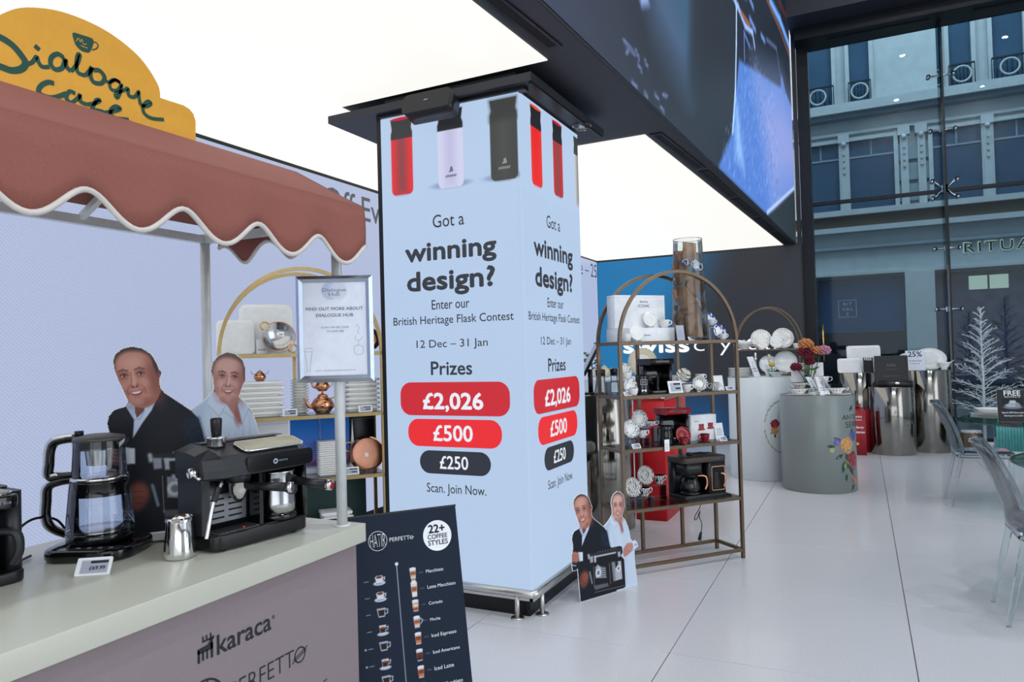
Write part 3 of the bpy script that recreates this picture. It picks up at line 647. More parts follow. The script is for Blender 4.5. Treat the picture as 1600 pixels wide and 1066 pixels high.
def valance(p0, p1, phase, per=.2205, seg=.012, bulge=.01, dz=0):
    p0 = Vector(p0); p1 = Vector(p1); Ln = (p1 - p0).length; d = (p1 - p0) / Ln; nrm = Vector((d.y, -d.x, 0)); n = int(Ln / seg)
    zb = lambda s: .818 - .0315 * math.cos(2 * PI * (s - phase) / per) - .006 + dz
    def row(t):
        s = Ln * t; q = p0 + d * s; out = []
        for k in range(5):
            z = ZE + (zb(s) - ZE) * k / 4; off = nrm * (bulge * math.sin(PI * k / 4) * .3 + .006 * math.sin(2 * PI * (s - phase) / per) * k / 4); out.append((q.x + off.x, q.y + off.y, z))
        return out
    mb = cloth(0, 0, n, row); v = mb.build('valance', 'awning', aw); v.modifiers.new('thickness', 'SOLIDIFY').thickness = .003
    path = [row(i / n)[-1] for i in range(n + 1)]
    MB().tube([(a[0], a[1], a[2] - .001) for a in path], .0062, 6).build('piping', 'piping', v)
valance((HX, HY0, 0), (HX, HY1, 0), (.785 - cy) - HY0)
valance((HX, HY1, 0), (-HX, HY1, 0), .09, .2, dz=.05); valance((-HX, HY0, 0), (HX, HY0, 0), .09, .2)

sg = thing('cafe_sign', 'yellow arched Dialogue Cafe sign board on top of the awning', 'sign', (-1.65, cy, 2.012))
prof = [(-.318, .001), (.318, .001), (.319, .06), (.312, .078), (.298, .088), (.28, .092), (.208, .09)]
arc = smooth_path([(.208, .09), (.2, .125), (.15, .176), (.075, .206), (0, .214), (-.075, .206), (-.15, .176), (-.2, .125), (-.208, .09)], 6)
prof += arc[1:-1] + [(-.208, .09), (-.28, .092), (-.298, .088), (-.312, .078), (-.319, .06)]
MB().prism(prof, -.009, .009, 'x').build('board', 'sign_yellow', sg)
TS = frame((.0092, -cy, -2.012), (0, 1, 0), (0, 0, 1))
HAND = [([(.896, 2.112), (.915, 2.109), (.932, 2.102), (.947, 2.089), (.957, 2.074), (.949, 2.058), (.929, 2.047), (.909, 2.047), (.885, 2.048)], .011), ([(.889, 2.109), (.891, 2.079), (.893, 2.046)], .009), ([(.957, 2.069), (.972, 2.081), (.981, 2.096), (.985, 2.086), (.993, 2.078), (1.009, 2.083)], .007), ([(.977, 2.12), (.988, 2.114)], .008),
 ([(1.042, 2.116), (1.029, 2.12), (1.015, 2.108), (1.012, 2.091), (1.023, 2.082), (1.039, 2.092), (1.046, 2.114), (1.048, 2.098), (1.059, 2.09)], .008), ([(1.059, 2.09), (1.074, 2.113), (1.081, 2.135), (1.076, 2.135), (1.072, 2.112), (1.076, 2.093), (1.094, 2.092)], .007), ([(1.094, 2.092), (1.104, 2.106), (1.11, 2.117), (1.106, 2.098), (1.114, 2.083), (1.134, 2.087), (1.142, 2.104), (1.13, 2.116), (1.114, 2.112)], .008),
 ([(1.139, 2.103), (1.151, 2.095), (1.167, 2.107), (1.183, 2.104), (1.171, 2.107), (1.156, 2.094), (1.159, 2.08), (1.175, 2.083), (1.187, 2.101), (1.183, 2.079), (1.175, 2.063), (1.17, 2.072), (1.196, 2.09)], .006), ([(1.196, 2.09), (1.204, 2.096), (1.206, 2.08), (1.221, 2.08), (1.231, 2.093), (1.234, 2.098), (1.235, 2.083), (1.239, 2.065)], .007), ([(1.239, 2.065), (1.256, 2.067), (1.269, 2.078), (1.26, 2.081), (1.246, 2.064), (1.249, 2.047), (1.27, 2.04), (1.307, 2.047)], .007),
 ([(1.019, 2.048), (1.006, 2.047), (.99, 2.034), (.984, 2.018), (.997, 2.012), (1.019, 2.016), (1.047, 2.034)], .008), ([(1.068, 2.041), (1.054, 2.041), (1.047, 2.024), (1.058, 2.016), (1.075, 2.033), (1.079, 2.041), (1.081, 2.026), (1.096, 2.023)], .007), ([(1.096, 2.023), (1.117, 2.033), (1.129, 2.043), (1.12, 2.041), (1.112, 2.024), (1.106, 2.009), (1.122, 2.017), (1.141, 2.017)], .007), ([(1.141, 2.017), (1.169, 2.029), (1.182, 2.039), (1.169, 2.041), (1.156, 2.026), (1.164, 2.012), (1.205, 2.018)], .007)]
for k, (pts, w) in enumerate(HAND): strokes([smooth_path(pts, 6)], w * 1.35, TS, 'ink_green', sg, 'lettering', .0004 + k * .00008)
cup = smooth_path([(1.064, 2.183), (1.086, 2.187), (1.113, 2.188), (1.115, 2.177), (1.111, 2.164), (1.104, 2.151), (1.092, 2.148), (1.083, 2.149), (1.073, 2.155), (1.069, 2.162)], 3, True)
flat(cup, TS, 'ink_green', sg, 'cup_emblem'); strokes([smooth_path([(1.113, 2.179), (1.121, 2.182), (1.127, 2.177), (1.122, 2.167), (1.111, 2.16)], 5)], .003, TS, 'ink_green', sg, 'cup_handle')
strokes([smooth_path([(1.072, 2.166), (1.078, 2.176), (1.082, 2.168), (1.086, 2.176), (1.09, 2.166), (1.098, 2.17)], 4), [(1.083, 2.16), (1.1, 2.16)]], .0016, TS, 'sign_yellow', sg, 'hand_line', .0008)

# framed notice on the front pole
M('alu', 'b9c3d3', .3, .9); M('paper', 'e3e8f5', .5); M('paper_tint', 'c3cde6', .5); M('paper_tint2', 'd6dcee', .5)
nf = thing('notice_frame', 'silver snap frame notice about Dialogue Hub clipped to the white pole', 'notice', (-1.395, 1.683, 1.49))
xd = Vector((.87, .49, 0)); T = frame((0, 0, 0), xd, (0, 0, 1))
w, h, b_ = .112, .157, .02
MB(T).box(-w, w, -h, h, .0, .005).build('backing', 'alu', nf)
MB(T).box(-w + .015, w - .015, -h + .015, h - .015, .005, .0056).build('sheet', 'paper', nf)
for k, (a, c, d, e) in enumerate((((-w, -h), (w, -h), (w - b_, -h + b_), (-w + b_, -h + b_)), ((w, -h), (w, h), (w - b_, h - b_), (w - b_, -h + b_)), ((w, h), (-w, h), (-w + b_, h - b_), (w - b_, h - b_)), ((-w, h), (-w, -h), (-w + b_, -h + b_), (-w + b_, h - b_)))):
    m1 = tuple((p + q_) / 2 for p, q_ in zip(a, e)); m2 = tuple((p + q_) / 2 for p, q_ in zip(c, d))
    MB(T).add([(*a, .005), (*c, .005), (*m2, .014), (*m1, .014), (*d, .007), (*e, .007)], [(0, 1, 2, 3), (3, 2, 4, 5)]).build('frame_rail', 'alu', nf)
Tn = T @ Matrix.Translation((0, 0, .0058))
flat(circ(-.012, .112, .026), Tn, 'paper_tint', nf, 'logo_disc', .0001); flat(circ(.012, .112, .026), Tn, 'paper_tint2', nf, 'logo_disc', .00015)
N = lambda t, y, wd, hh, m='ink_grey', bd=0: lettering(t, m, Tn @ Matrix.Translation((0, y, .0003)), width=wd, height=hh, bold=bd, parent=nf, ext=.0002)
N('Dialogue', .110, .068, .0135); N('Hub', .097, .032, .011); N('FIND OUT MORE ABOUT', .055, .166, .009, 'ink_grey', .02); N('DIALOGUE HUB', .036, .108, .009, 'ink_grey', .02); N('SCAN THE QR CODE', .002, .08, .006); N('TO EXPLORE', -.010, .05, .006); N('EMAIL: INFO@DIALOGUEHUB.CO.UK', -.124, .116, .0042)
for p in ([(.062, .012), (.07, .002), (.066, -.012), (.074, -.018)], [(.062, -.02), (.058, -.032), (.072, -.036), (.078, -.024)], [(.054, -.055), (.058, -.075), (.078, -.075), (.08, -.055), (.066, -.05), (.054, -.055)], [(.068, -.036), (.067, -.05)]): strokes([smooth_path(p, 5)], .0011, Tn, 'ink_soft', nf, 'drawing', .0002)
for p in ([(-.088, -.066), (-.082, -.125)], [(-.068, -.066), (-.076, -.125)], [(-.09, -.066), (-.066, -.066), (-.068, -.056), (-.088, -.056), (-.09, -.066)]): strokes([p], .0011, Tn, 'ink_soft', nf, 'drawing', .0002)
MB(T).cyl((.02, -.02, 0), (.02, .02, 0), .004).box(.0, .03, -.03, .03, -.012, 0).build('clip', 'alu', nf)
# ------------------------------------------------------------------ cardboard standees: one printed picture, two boards
SK = 540.0
def Zc(a, b):                       # drawing units of the print -> metres on the board
    px = 160 + a / 3.554; py = 530 + b / 3.554
    return ((px - 172) / SK, (843 - .085 * (px - 192) - py) / SK)
def Sm(a, b):
    zx = 83 + 1.509 * (a - 86); return Zc(zx, 42 + 1.215 * (b - 100) + .144 * (zx - 200))
OUT = [(Sm(122, 985)[0], 0)] + [Sm(*p) for p in ((118, 900), (110, 800), (106, 720), (88, 735), (65, 738), (45, 715), (30, 680), (30, 650), (50, 610), (66, 585), (70, 560))] + \
      [Zc(*p) for p in ((58, 530), (48, 485), (58, 440), (85, 405), (140, 385), (155, 360), (125, 285), (105, 235), (90, 190), (82, 130), (95, 92), (130, 60), (180, 42), (235, 50), (282, 82), (308, 130), (320, 165), (333, 178), (330, 205), (321, 225), (325, 270), (345, 298), (420, 350), (478, 392), (520, 360), (560, 325), (590, 290), (603, 270), (600, 215), (588, 165), (600, 110), (630, 70), (680, 44), (730, 52), (770, 88), (784, 135), (785, 210), (770, 235), (755, 280), (745, 308), (785, 345), (815, 395), (838, 460), (855, 545))] + \
      [Sm(*p) for p in ((616, 462), (640, 448), (664, 468), (668, 500), (650, 516), (634, 524), (632, 600), (642, 720), (650, 790))] + [(Sm(652, 815)[0], 0)]
_mx = max(p[0] for p in OUT); _my = max(p[1] for p in OUT)
OUT = [(max(0, a), max(-.001, b)) for a, b in OUT]
cv = Canvas(_mx + .004, _my + .004, 270, 300, (20, 24, 32))
def q(L, c, s=.0015, al=1, f=Zc): cv.poly([f(*p) for p in L], c, s, al)
def e(x, y, rx, ry, c, soft=.3, al=1, rot=0, f=Zc):
    cx_, cy_ = f(x, y); cv.ell(cx_, cy_, rx / 3.554 / SK, ry / 3.554 / SK, c, soft, al, -rot)
def ln(L, w, c, al=1, f=Zc): cv.line([f(*p) for p in L], w / 3.554 / SK, c, al)
NAVY = (22, 26, 36)
# man in the white shirt (right)
q([(478, 395), (590, 285), (745, 300), (830, 430), (880, 540), (980, 640), (1000, 1130), (480, 1130)], (200, 214, 232))
q([(480, 400), (585, 300), (560, 420), (520, 560), (500, 600)], (168, 188, 216), .012, .7)
ln([(640, 390), (760, 470), (770, 700), (785, 1000)], 7, (168, 184, 208), .7); ln([(560, 330), (640, 600), (650, 800)], 12, (182, 198, 220), .5); ln([(800, 420), (800, 800)], 14, (178, 194, 216), .5); ln([(700, 520), (690, 800)], 16, (214, 226, 240), .6)
q([(640, 300), (740, 290), (752, 340), (755, 475), (700, 400)], (176, 124, 116), .002); e(735, 420, 22, 60, (150, 92, 86), .5, .7)
q([(598, 275), (570, 360), (630, 430), (665, 370), (630, 300)], (206, 218, 236)); q([(745, 300), (735, 360), (760, 470), (800, 370), (775, 330)], (198, 210, 230)); ln([(572, 362), (630, 428), (664, 372)], 4, (158, 174, 200)); ln([(736, 362), (759, 466), (798, 372)], 4, (158, 174, 200))
def head(cx, cy, sx, sy, tilt, hair, skin, sh, hi, look):
    c, n = math.cos(tilt), math.sin(tilt)
    def t(u, v): return (cx + (u * sx) * c - (v * sy) * n, cy + (u * sx) * n + (v * sy) * c)
    def hq(L, colr, s=.0015, al=1): q([t(*p) for p in L], colr, s, al)
    def he(u, v, ru, rv, colr, soft=.4, al=1): x, y = t(u, v); e(x, y, ru * sx, rv * sy, colr, soft, al, tilt)
    def hl(L, w, colr, al=1): ln([t(*p) for p in L], w, colr, al)
    he(1.0, .08, .12, .2, sh, .2); he(-.98, .12, .06, .16, sh, .2)
    hq(smooth_path([(-.95, -.35), (-.8, -.85), (-.35, -1.08), (.2, -1.1), (.7, -.9), (.97, -.4), (.98, .15), (.9, .55), (.6, .95), (.15, 1.15), (-.3, 1.12), (-.65, .85), (-.88, .45), (-.96, .1)], 4, True), skin)
    he(.72, .25, .3, .75, sh, .8, .75); he(-.75, .35, .2, .5, sh, .8, .5); he(0, 1.0, .55, .16, sh, .7, .6); he(-.1, -.45, .5, .28, hi, .8, .55); he(look - .02, .2, .13, .35, hi, .7, .6)
    hq(smooth_path([(-.97, -.2), (-.93, -.55), (-.72, -.92), (-.3, -1.12), (.25, -1.13), (.72, -.95), (1.0, -.45), (1.0, .0), (.9, -.1), (.82, -.42), (.6, -.68), (.2, -.82), (-.3, -.83), (-.68, -.66), (-.86, -.38), (-.91, -.1)], 4, True), hair, .006, .92)
    he(.88, -.3, .1, .4, hair, .6, .8)
    for s_ in (-1, 1):
        u = look + s_ * .36
        he(u, -.06, .2, .12, sh, .7, .6); he(u, -.02, .11, .032, (196, 178, 170), .4, .9); he(u + .01, -.02, .05, .036, (34, 28, 28), .4); hl([t0 for t0 in ((u - .16, -.05), (u, -.09), (u + .16, -.03))], 5, (60, 40, 40)); hl([(u - .2, -.19), (u, -.235), (u + .19, -.18)], 9, (74, 54, 50), .6); hl([(u - .14, .08), (u + .14, .09)], 4, sh, .6)
    hl([(look - .06, -.1), (look - .1, .2), (look - .16, .33)], 7, sh, .6); he(look - .02, .36, .17, .09, sh, .6, .8); he(look - .02, .31, .1, .09, hi, .6, .7); he(look - .1, .39, .04, .025, (80, 40, 36), .4); he(look + .08, .39, .04, .025, (80, 40, 36), .4)
    hl([(look - .26, .34), (look - .38, .52), (look - .36, .66)], 7, sh, .6); hl([(look + .26, .34), (look + .4, .5), (look + .38, .66)], 7, sh, .6); he(look - .5, .3, .2, .16, hi, .8, .45); he(look + .46, .3, .2, .16, hi, .8, .35)
    hq(smooth_path([(look - .3, .56), (look, .55), (look + .3, .53), (look + .16, .68), (look, .71), (look - .16, .69)], 3, True), (140, 62, 62), .002); hq([(look - .25, .575), (look, .57), (look + .25, .55), (look + .12, .63), (look, .645), (look - .14, .635)], (238, 234, 230), .002); hl([(look - .12, .78), (look + .1, .78)], 5, sh, .6); he(look, .93, .22, .12, hi, .7, .4)
head(690, 195, 96, 138, .03, (104, 86, 82), (206, 154, 142), (150, 98, 92), (226, 184, 174), -.04)
# right hand with a cup
q([(545, 500), (570, 478), (600, 470), (618, 480), (622, 510), (600, 550), (560, 585), (530, 600), (522, 570), (526, 530)], (184, 128, 120), .002, 1, Sm)
for k in range(4): ln([(560 + k * 4, 486 + k * 17), (612 + k * 2, 484 + k * 15)], 12, (206, 152, 142), .8, Sm); ln([(560 + k * 4, 496 + k * 17), (612 + k * 2, 492 + k * 15)], 4, (130, 78, 72), .8, Sm)
e(646, 486, 36, 40, (214, 222, 236), .12, 1, 0, Sm); e(646, 486, 24, 27, (190, 202, 222), .3, 1, 0, Sm); ln([(640, 492), (652, 482)], 7, (60, 80, 120), 1, Sm)
# man in the dark suit (left)
q([(150, 375), (90, 400), (58, 435), (46, 485), (58, 535), (80, 590), (0, 700), (0, 800), (90, 800), (90, 1130), (640, 1130), (600, 640), (555, 592), (540, 520), (520, 445), (478, 396), (420, 352), (335, 278), (250, 330)], NAVY)
q([(430, 470), (520, 440), (556, 592), (470, 600)], (26, 40, 60), .01, .8)
for k in range(7): ln([(445 + k * 14, 440 + k * 2), (450 + k * 16, 595)], 2, (44, 62, 86), .6)
ln([(338, 300), (250, 420), (200, 520), (172, 590)], 6, (10, 12, 18)); ln([(95, 415), (150, 470), (165, 570)], 6, (12, 14, 20), .8)
q([(146, 385), (160, 365), (330, 275), (275, 405), (232, 470), (178, 565), (186, 460)], (196, 210, 232)); q([(150, 392), (175, 438), (187, 458), (190, 420), (170, 372)], (168, 186, 214)); ln([(188, 458), (215, 455), (240, 405)], 6, (150, 168, 198)); q([(192, 380), (245, 375), (235, 410), (200, 450), (190, 415)], (112, 70, 66))
head(205, 205, 118, 162, -.2, (64, 55, 57), (190, 132, 116), (130, 78, 70), (222, 172, 156), -.2)
# left hand and cup, lower hand
q([(62, 590), (84, 578), (118, 584), (120, 650), (98, 672), (66, 665), (54, 628)], (160, 100, 90), .003, 1, Sm)
for k in range(4): ln([(76, 594 + k * 18), (114, 596 + k * 17)], 12, (192, 134, 122), .8, Sm); ln([(76, 604 + k * 18), (114, 605 + k * 17)], 4, (110, 60, 54), .8, Sm)
q([(118, 582), (155, 578), (155, 650), (124, 656)], (222, 228, 232), .002, 1, Sm); q([(118, 582), (132, 580), (134, 654), (124, 656)], (182, 190, 200), .006, .8, Sm); ln([(42, 660), (60, 690), (92, 692)], 10, (190, 200, 220), .9, Sm)
e(160, 800, 62, 82, (122, 66, 54), .35, 1, .2, Sm); e(172, 780, 34, 40, (150, 88, 72), .6, .8, .2, Sm)
for k in range(3): ln([(130, 790 + k * 26), (180, 772 + k * 28)], 5, (90, 46, 38), .7, Sm)
ln([(212, 740), (230, 830)], 16, (170, 184, 206), .8, Sm)
# printed espresso machine
q([(196, 582), (240, 574), (490, 508), (512, 512), (518, 560), (500, 590), (530, 620), (536, 850), (520, 862), (270, 928), (244, 915), (238, 800), (228, 690), (205, 660), (196, 620)], (24, 25, 29), .002, 1, Sm)
q([(204, 596), (505, 516), (510, 545), (215, 630)], (44, 46, 52), .003, 1, Sm); ln([(260, 612), (450, 566)], 16, (196, 200, 210), 1, Sm); ln([(205, 600), (208, 625)], 22, (190, 196, 206), 1, Sm)
q([(214, 612), (244, 606), (246, 655), (218, 665)], (160, 166, 178), .003, 1, Sm); q([(252, 606), (270, 602), (272, 655), (256, 660)], (190, 196, 208), .003, 1, Sm); q([(470, 560), (496, 552), (498, 595), (474, 604)], (176, 182, 194), .004, 1, Sm)
for k in range(8): cv.ell(*Sm(285 + k * 24, 572 - k * 6), .0022, .0022, (150, 156, 166), .4)
q([(262, 690), (355, 690), (360, 780), (262, 788)], (150, 154, 162), .002, 1, Sm)
for k in range(5): ln([(318, 698 + k * 18), (355, 692 + k * 18)], 7, (40, 42, 48), 1, Sm)
e(288, 742, 40, 42, (214, 218, 226), .15, 1, 0, Sm); e(288, 742, 20, 22, (120, 126, 140), .3, 1, 0, Sm); ln([(284, 684), (300, 700)], 20, (190, 196, 206), 1, Sm)
q([(412, 650), (500, 632), (508, 785), (425, 808)], (176, 180, 188), .002, 1, Sm); q([(412, 650), (432, 646), (442, 803), (425, 808)], (96, 100, 108), .01, .8, Sm); q([(440, 640), (470, 635), (470, 690), (445, 690)], (26, 28, 34), .006, 1, Sm); e(474, 698, 32, 34, (220, 224, 230), .2, 1, 0, Sm); e(474, 698, 16, 17, (120, 126, 136), .3, 1, 0, Sm)
q([(245, 850), (370, 822), (380, 850), (255, 885)], (96, 98, 104), .004, 1, Sm); ln([(250, 905), (530, 840)], 7, (110, 116, 126), .9, Sm); ln([(246, 690), (250, 860)], 5, (150, 156, 166), .8, Sm); ln([(390, 660), (396, 830)], 9, (120, 126, 136), .8, Sm)
print_me = cv.mesh('print', 'print_matt', frame((0, .0018, .0), (1, 0, 0), (0, 0, 1)) @ Matrix.Identity(4), Canvas._sd(OUT, cv.X, cv.Y) < -.0012)
board_me = MB().prism(OUT, -.0018, .0018, 'y').mesh('board', 'card_white')
def standee(label, loc, d, sc):
    r = thing('cardboard_standee', label, 'standee', loc, math.atan2(d[1], d[0]), 'cardboard standees of two men'); r.scale = (sc,) * 3
    link('board', board_me, r)
    p = link('print', print_me, r); p.location = (0, -.0038, 0)
    MB().prism([(0, 0), (.09, 0), (0, .3)], .24, .243, 'x').build('strut', 'card_white', r)
    return r
standee('cardboard cutout of two smiling men with a coffee machine standing on the coffee counter', (-1.985, 1.367, .9012), (.675, .738), 1.0)
standee('cardboard cutout of two men with a coffee machine standing on the floor by the pillar', (-1.487, 3.75, .002), (.47, .883), 1.09)
# ------------------------------------------------------------------ things on the coffee counter
CZ = .9005
glass_mat('kettle_glass', 'e6ecf2', .12); M('display_grey', 'a9b0c0', .4); M('red_led', 'b01626', .3, emis=.4)
def cable(name, label, pts, r=.003, cat='cable'): return tag(MB().tube(smooth_path(pts, 8), r, 7).build(name, 'black_plastic'), label, cat)
# tea maker: base, glass jug, upper pot
k = thing('tea_maker', 'double glass tea maker with chrome black handles on a black base', 'kettle', (-1.845, 1.252, CZ), math.atan2(.436, .9))
MB().rbox(-.112, .112, -.105, .1, .0, .032, .06, 'z', 7, .01).build('base', 'black_gloss', k)
MB().rbox(-.03, .10, -.098, -.06, .0322, .0328, .006).build('control_panel', 'dark_grey', k)
for i in range(4): MB().lathe([(.006, 0), (.006, .0012), (0, .0014)], (-.012 + i * .028, -.08, .0328), 12).build('button', 'ink_grey', k)
jug = MB().lathe([(.070, .034), (.081, .042), (.0825, .064)], n=40).build('jug_base', 'black_gloss', k)
MB().lathe([(.082, .0642), (.0795, .10), (.074, .16)], n=40, cap=False).build('glass_jug', 'kettle_glass', k)
MB().lathe([(0, .0645), (.076, .065), (.07, .068), (0, .069)], n=32).build('heating_plate', 'steel', k)
MB().lathe([(.0745, .158), (.0715, .192), (.073, .194), (.066, .197)], n=40, cap=False).build('jug_band', 'black_gloss', k)
MB().lathe([(.066, .197), (.0715, .199), (.071, .206), (.066, .207)], n=40).build('steel_ring', 'chrome', k)
MB().lathe([(.065, .206), (.066, .215), (.0605, .300)], n=40, cap=False).build('upper_pot', 'kettle_glass', k)
MB().lathe([(.03, .235), (.034, .27), (.036, .298)], n=28, cap=False).build('infuser', 'steel', k)
MB().lathe([(.0618, .278), (.0610, .300)], n=40, cap=False).build('upper_band', 'black_gloss', k)
MB().lathe([(.062, .3), (.064, .305), (.06, .311), (.03, .317), (0, .318)], n=40).build('lid', 'grey_plastic', k)
MB().rbox(-.062, -.045, -.01, .01, .312, .326, .004).build('lid_catch', 'black_plastic', k)
MB().prism([(.058, .292), (.076, .306), (.074, .296), (.06, .28)], -.012, .012, 'y').build('spout', 'steel', k)
MB().prism([(.068, .182), (.086, .2), (.084, .19), (.07, .165)], -.012, .012, 'y').build('spout', 'black_plastic', k)
for nm, pth in (('handle', [(-.07, 0, .196), (-.105, 0, .192), (-.137, 0, .178), (-.142, 0, .14), (-.144, 0, .1), (-.132, 0, .072), (-.105, 0, .056), (-.07, 0, .046)]), ('handle', [(-.058, 0, .306), (-.09, 0, .304), (-.118, 0, .296), (-.13, 0, .275), (-.133, 0, .24), (-.134, 0, .204), (-.1, 0, .206), (-.06, 0, .208)])):
    P_ = smooth_path(pth, 6); h = MB().tube(P_, .011, 10).build(nm, 'black_gloss', k)
    MB().tube([(a - .008, b, c + (.004 if c > .2 else 0)) for a, b, c in P_[: len(P_) - 6]], .0095, 8).build('chrome_trim', 'chrome_soft', h)
MB().rbox(-.076, -.062, -.011, .011, .05, .19, .004).rbox(-.068, -.056, -.011, .011, .212, .302, .004).build('handle_mount', 'black_gloss', k)
# milk jug
j = thing('milk_jug', 'polished steel milk frothing jug standing beside the espresso machine', 'jug', (-1.597, 1.297, CZ), 2.3)
MB().lathe([(0, 0), (.036, 0), (.0395, .004), (.0395, .018), (.034, .06), (.0325, .092), (.034, .104), (.0325, .104), (.031, .09), (.0325, .06), (.0375, .018), (.0, .006)], n=32).build('body', 'chrome', j)
MB().tube(smooth_path([(.0335, .0, .088), (.052, 0, .092), (.058, 0, .07), (.054, 0, .035), (.0385, 0, .024)], 6), .0045, 8, flat=1.6).build('handle', 'black_plastic', j)
MB().prism([(-.031, .092), (-.044, .108), (-.031, .104)], -.008, .008, 'y').build('spout', 'chrome', j)
# espresso machine
M('vent_grey', '83868c', .4, .5)
e_ = thing('espresso_machine', 'black dual espresso machine with beige top panel on the counter end', 'coffee machine', (-1.525, 1.345, CZ), math.radians(81.4))
Wd, Dp = .312, .17; e_.scale = (.985, .85, .93)
MB().rbox(0, Wd, 0, Dp, .006, .048, .028, 'z', 6, .006).build('base', 'black_plastic', e_)
for x, y in ((.04, .03), (.27, .03), (.04, .14), (.27, .14)): MB().lathe([(.012, 0), (.012, .007)], (x, y, 0), 12).build('foot', 'black_plastic', e_)
MB().rbox(.02, .15, .012, .10, .048, .051, .008).build('drip_tray', 'grey_plastic', e_); MB().rbox(.165, .30, .012, .10, .046, .05, .008).build('pot_plate', 'black_gloss', e_)
tr = MB()
for i in range(9): tr.box(.026 + i * .0135, .032 + i * .0135, .02, .092, .0511, .0518)
tr.build('drip_grid', 'black_gap', e_); MB().lathe([(.004, 0), (.004, .003), (0, .004)], (.105, .028, .0512), 10).build('float', 'red_led', e_)
MB().rbox(-.012, Wd, .085, Dp + .006, .04, .23, .012, 'z', 4).build('body', 'black_plastic', e_)
MB().prism([(-.014, .05), (-.014, .24), (.01, .24), (.01, .05)], .04, Dp, 'y').build('side_panel', 'dark_grey', e_)
MB().box(.152, .164, .02, .10, .046, .22).build('divider', 'black_gloss', e_); MB().rbox(.298, .314, .01, .10, .046, .22, .006).build('side_post', 'black_gloss', e_)
vp_ = MB().rbox(.022, .146, .0825, .085, .068, .15, .004, 'y').build('vent_plate', 'vent_grey', e_)
for c in range(2):
    for r_ in range(4): MB().box(.034 + c * .056, .076 + c * .056, .0818, .0828, .08 + r_ * .018, .085 + r_ * .018).build('slot', 'black_gap', vp_)
def headrow(z0, z1): return None
hp = [(-.012, .21), (-.012, .232), (.0, .262), (.012, .270), (.07, .288), (.12, .297), (Dp + .008, .299), (Dp + .008, .205), (.03, .2)]
hd_ = MB()
n_ = 9; rows = []
for i in range(n_):
    t = i / (n_ - 1); x = -.016 + (Wd + .026) * t; ed = min(t, 1 - t); ins = .035 * max(0, 1 - ed / .14) ** 2
    rows.append([(x, max(a, a + ins * (1 if a < .05 else 0)), b - (ins * .45 if b > .25 and a > .0 else 0)) for a, b in hp])
V = [v for r_ in rows for v in r_]; m_ = len(hp)
F = [(i * m_ + a, i * m_ + (a + 1) % m_, (i + 1) * m_ + (a + 1) % m_, (i + 1) * m_ + a) for i in range(n_ - 1) for a in range(m_)] + [tuple(range(m_)), tuple(range((n_ - 1) * m_, n_ * m_))[::-1]]
hd_.add(V, F); hd_.build('head', 'dark_grey', e_)
sl = math.atan2(.027, .108); Tp = Matrix.Translation((.1, .004, .2705)) @ Matrix.Rotation(math.atan2(.018, .062), 4, 'X')
MB(Tp).rbox(.0, .205, 0, .082, .0, .006, .02, 'z', 6).build('panel_rim', 'chrome', e_); MB(Tp).rbox(.004, .201, .004, .078, .0058, .0072, .017, 'z', 6).build('top_panel', 'beige_panel', e_)
MB().rbox(.095, .318, -.016, -.010, .213, .262, .015, 'y', 5).build('front_glass', 'black_gloss', e_)
Tm = frame((.185, -.0165, .236), (1, 0, 0), (0, 0, 1)); ringflat(0, 0, 0.0035, .008, Tm, 'ink_soft', e_, 'logo_ring'); lettering('PERFETTO', 'ink_soft', Tm @ Matrix.Translation((.011, -.002, 0)), width=.03, align='LEFT', parent=e_)
MB().box(.03, .30, .12, .165, .2985, .301).build('cup_shelf', 'grey_plastic', e_)
MB().lathe([(.024, .29), (.026, .294), (.026, .312), (.030, .316), (.030, .32), (.022, .322)], (.058, .085, 0), 24).build('tamper_holder', 'chrome_soft', e_)
MB().lathe([(.0135, .315), (.016, .36), (.0165, .372), (.013, .375), (0, .375)], (.058, .085, 0), 20).build('tamper', 'black_plastic', e_)
kn = MB().cyl((-.014, .06, .228), (-.038, .06, .228), .014, n=16).build('steam_knob', 'chrome', e_); MB().cyl((-.03, .05, .222), (-.03, .018, .214), .005, n=8).build('lever', 'chrome', kn)
MB().tube(smooth_path([(.03, .02, .20), (.022, .0, .196), (.0, -.012, .17), (-.012, -.012, .135), (-.03, -.02, .075), (-.036, -.022, .055)], 6), .0055, 10).build('steam_wand', 'chrome_soft', e_)
MB().tube(smooth_path([(.01, -.005, .185), (.0, -.012, .17), (-.008, -.013, .15)], 4), .0085, 10).build('wand_grip', 'black_plastic', e_)
# group head and filter holder
MB().lathe([(.034, .185), (.036, .198), (.036, .21)], (.10, .045, 0), 24).build('group_head', 'black_plastic', e_)
pf = MB().lathe([(.012, .13), (.018, .138), (.026, .16), (.031, .185), (.034, .187)], (.10, .045, 0), 24).build('filter_holder', 'chrome_soft', e_)
hn = MB().cyl((.112, .02, .172), (.178, -.085, .164), .011, .014, 14).build('filter_handle', 'black_plastic', pf); MB().cyl((.178, -.085, .164), (.186, -.098, .163), .0165, .0155, 18).build('handle_cap', 'chrome', hn); MB().cyl((.186, -.098, .163), (.1865, -.099, .163), .012, .012, 16).build('cap_badge', 'grey_plastic', hn)
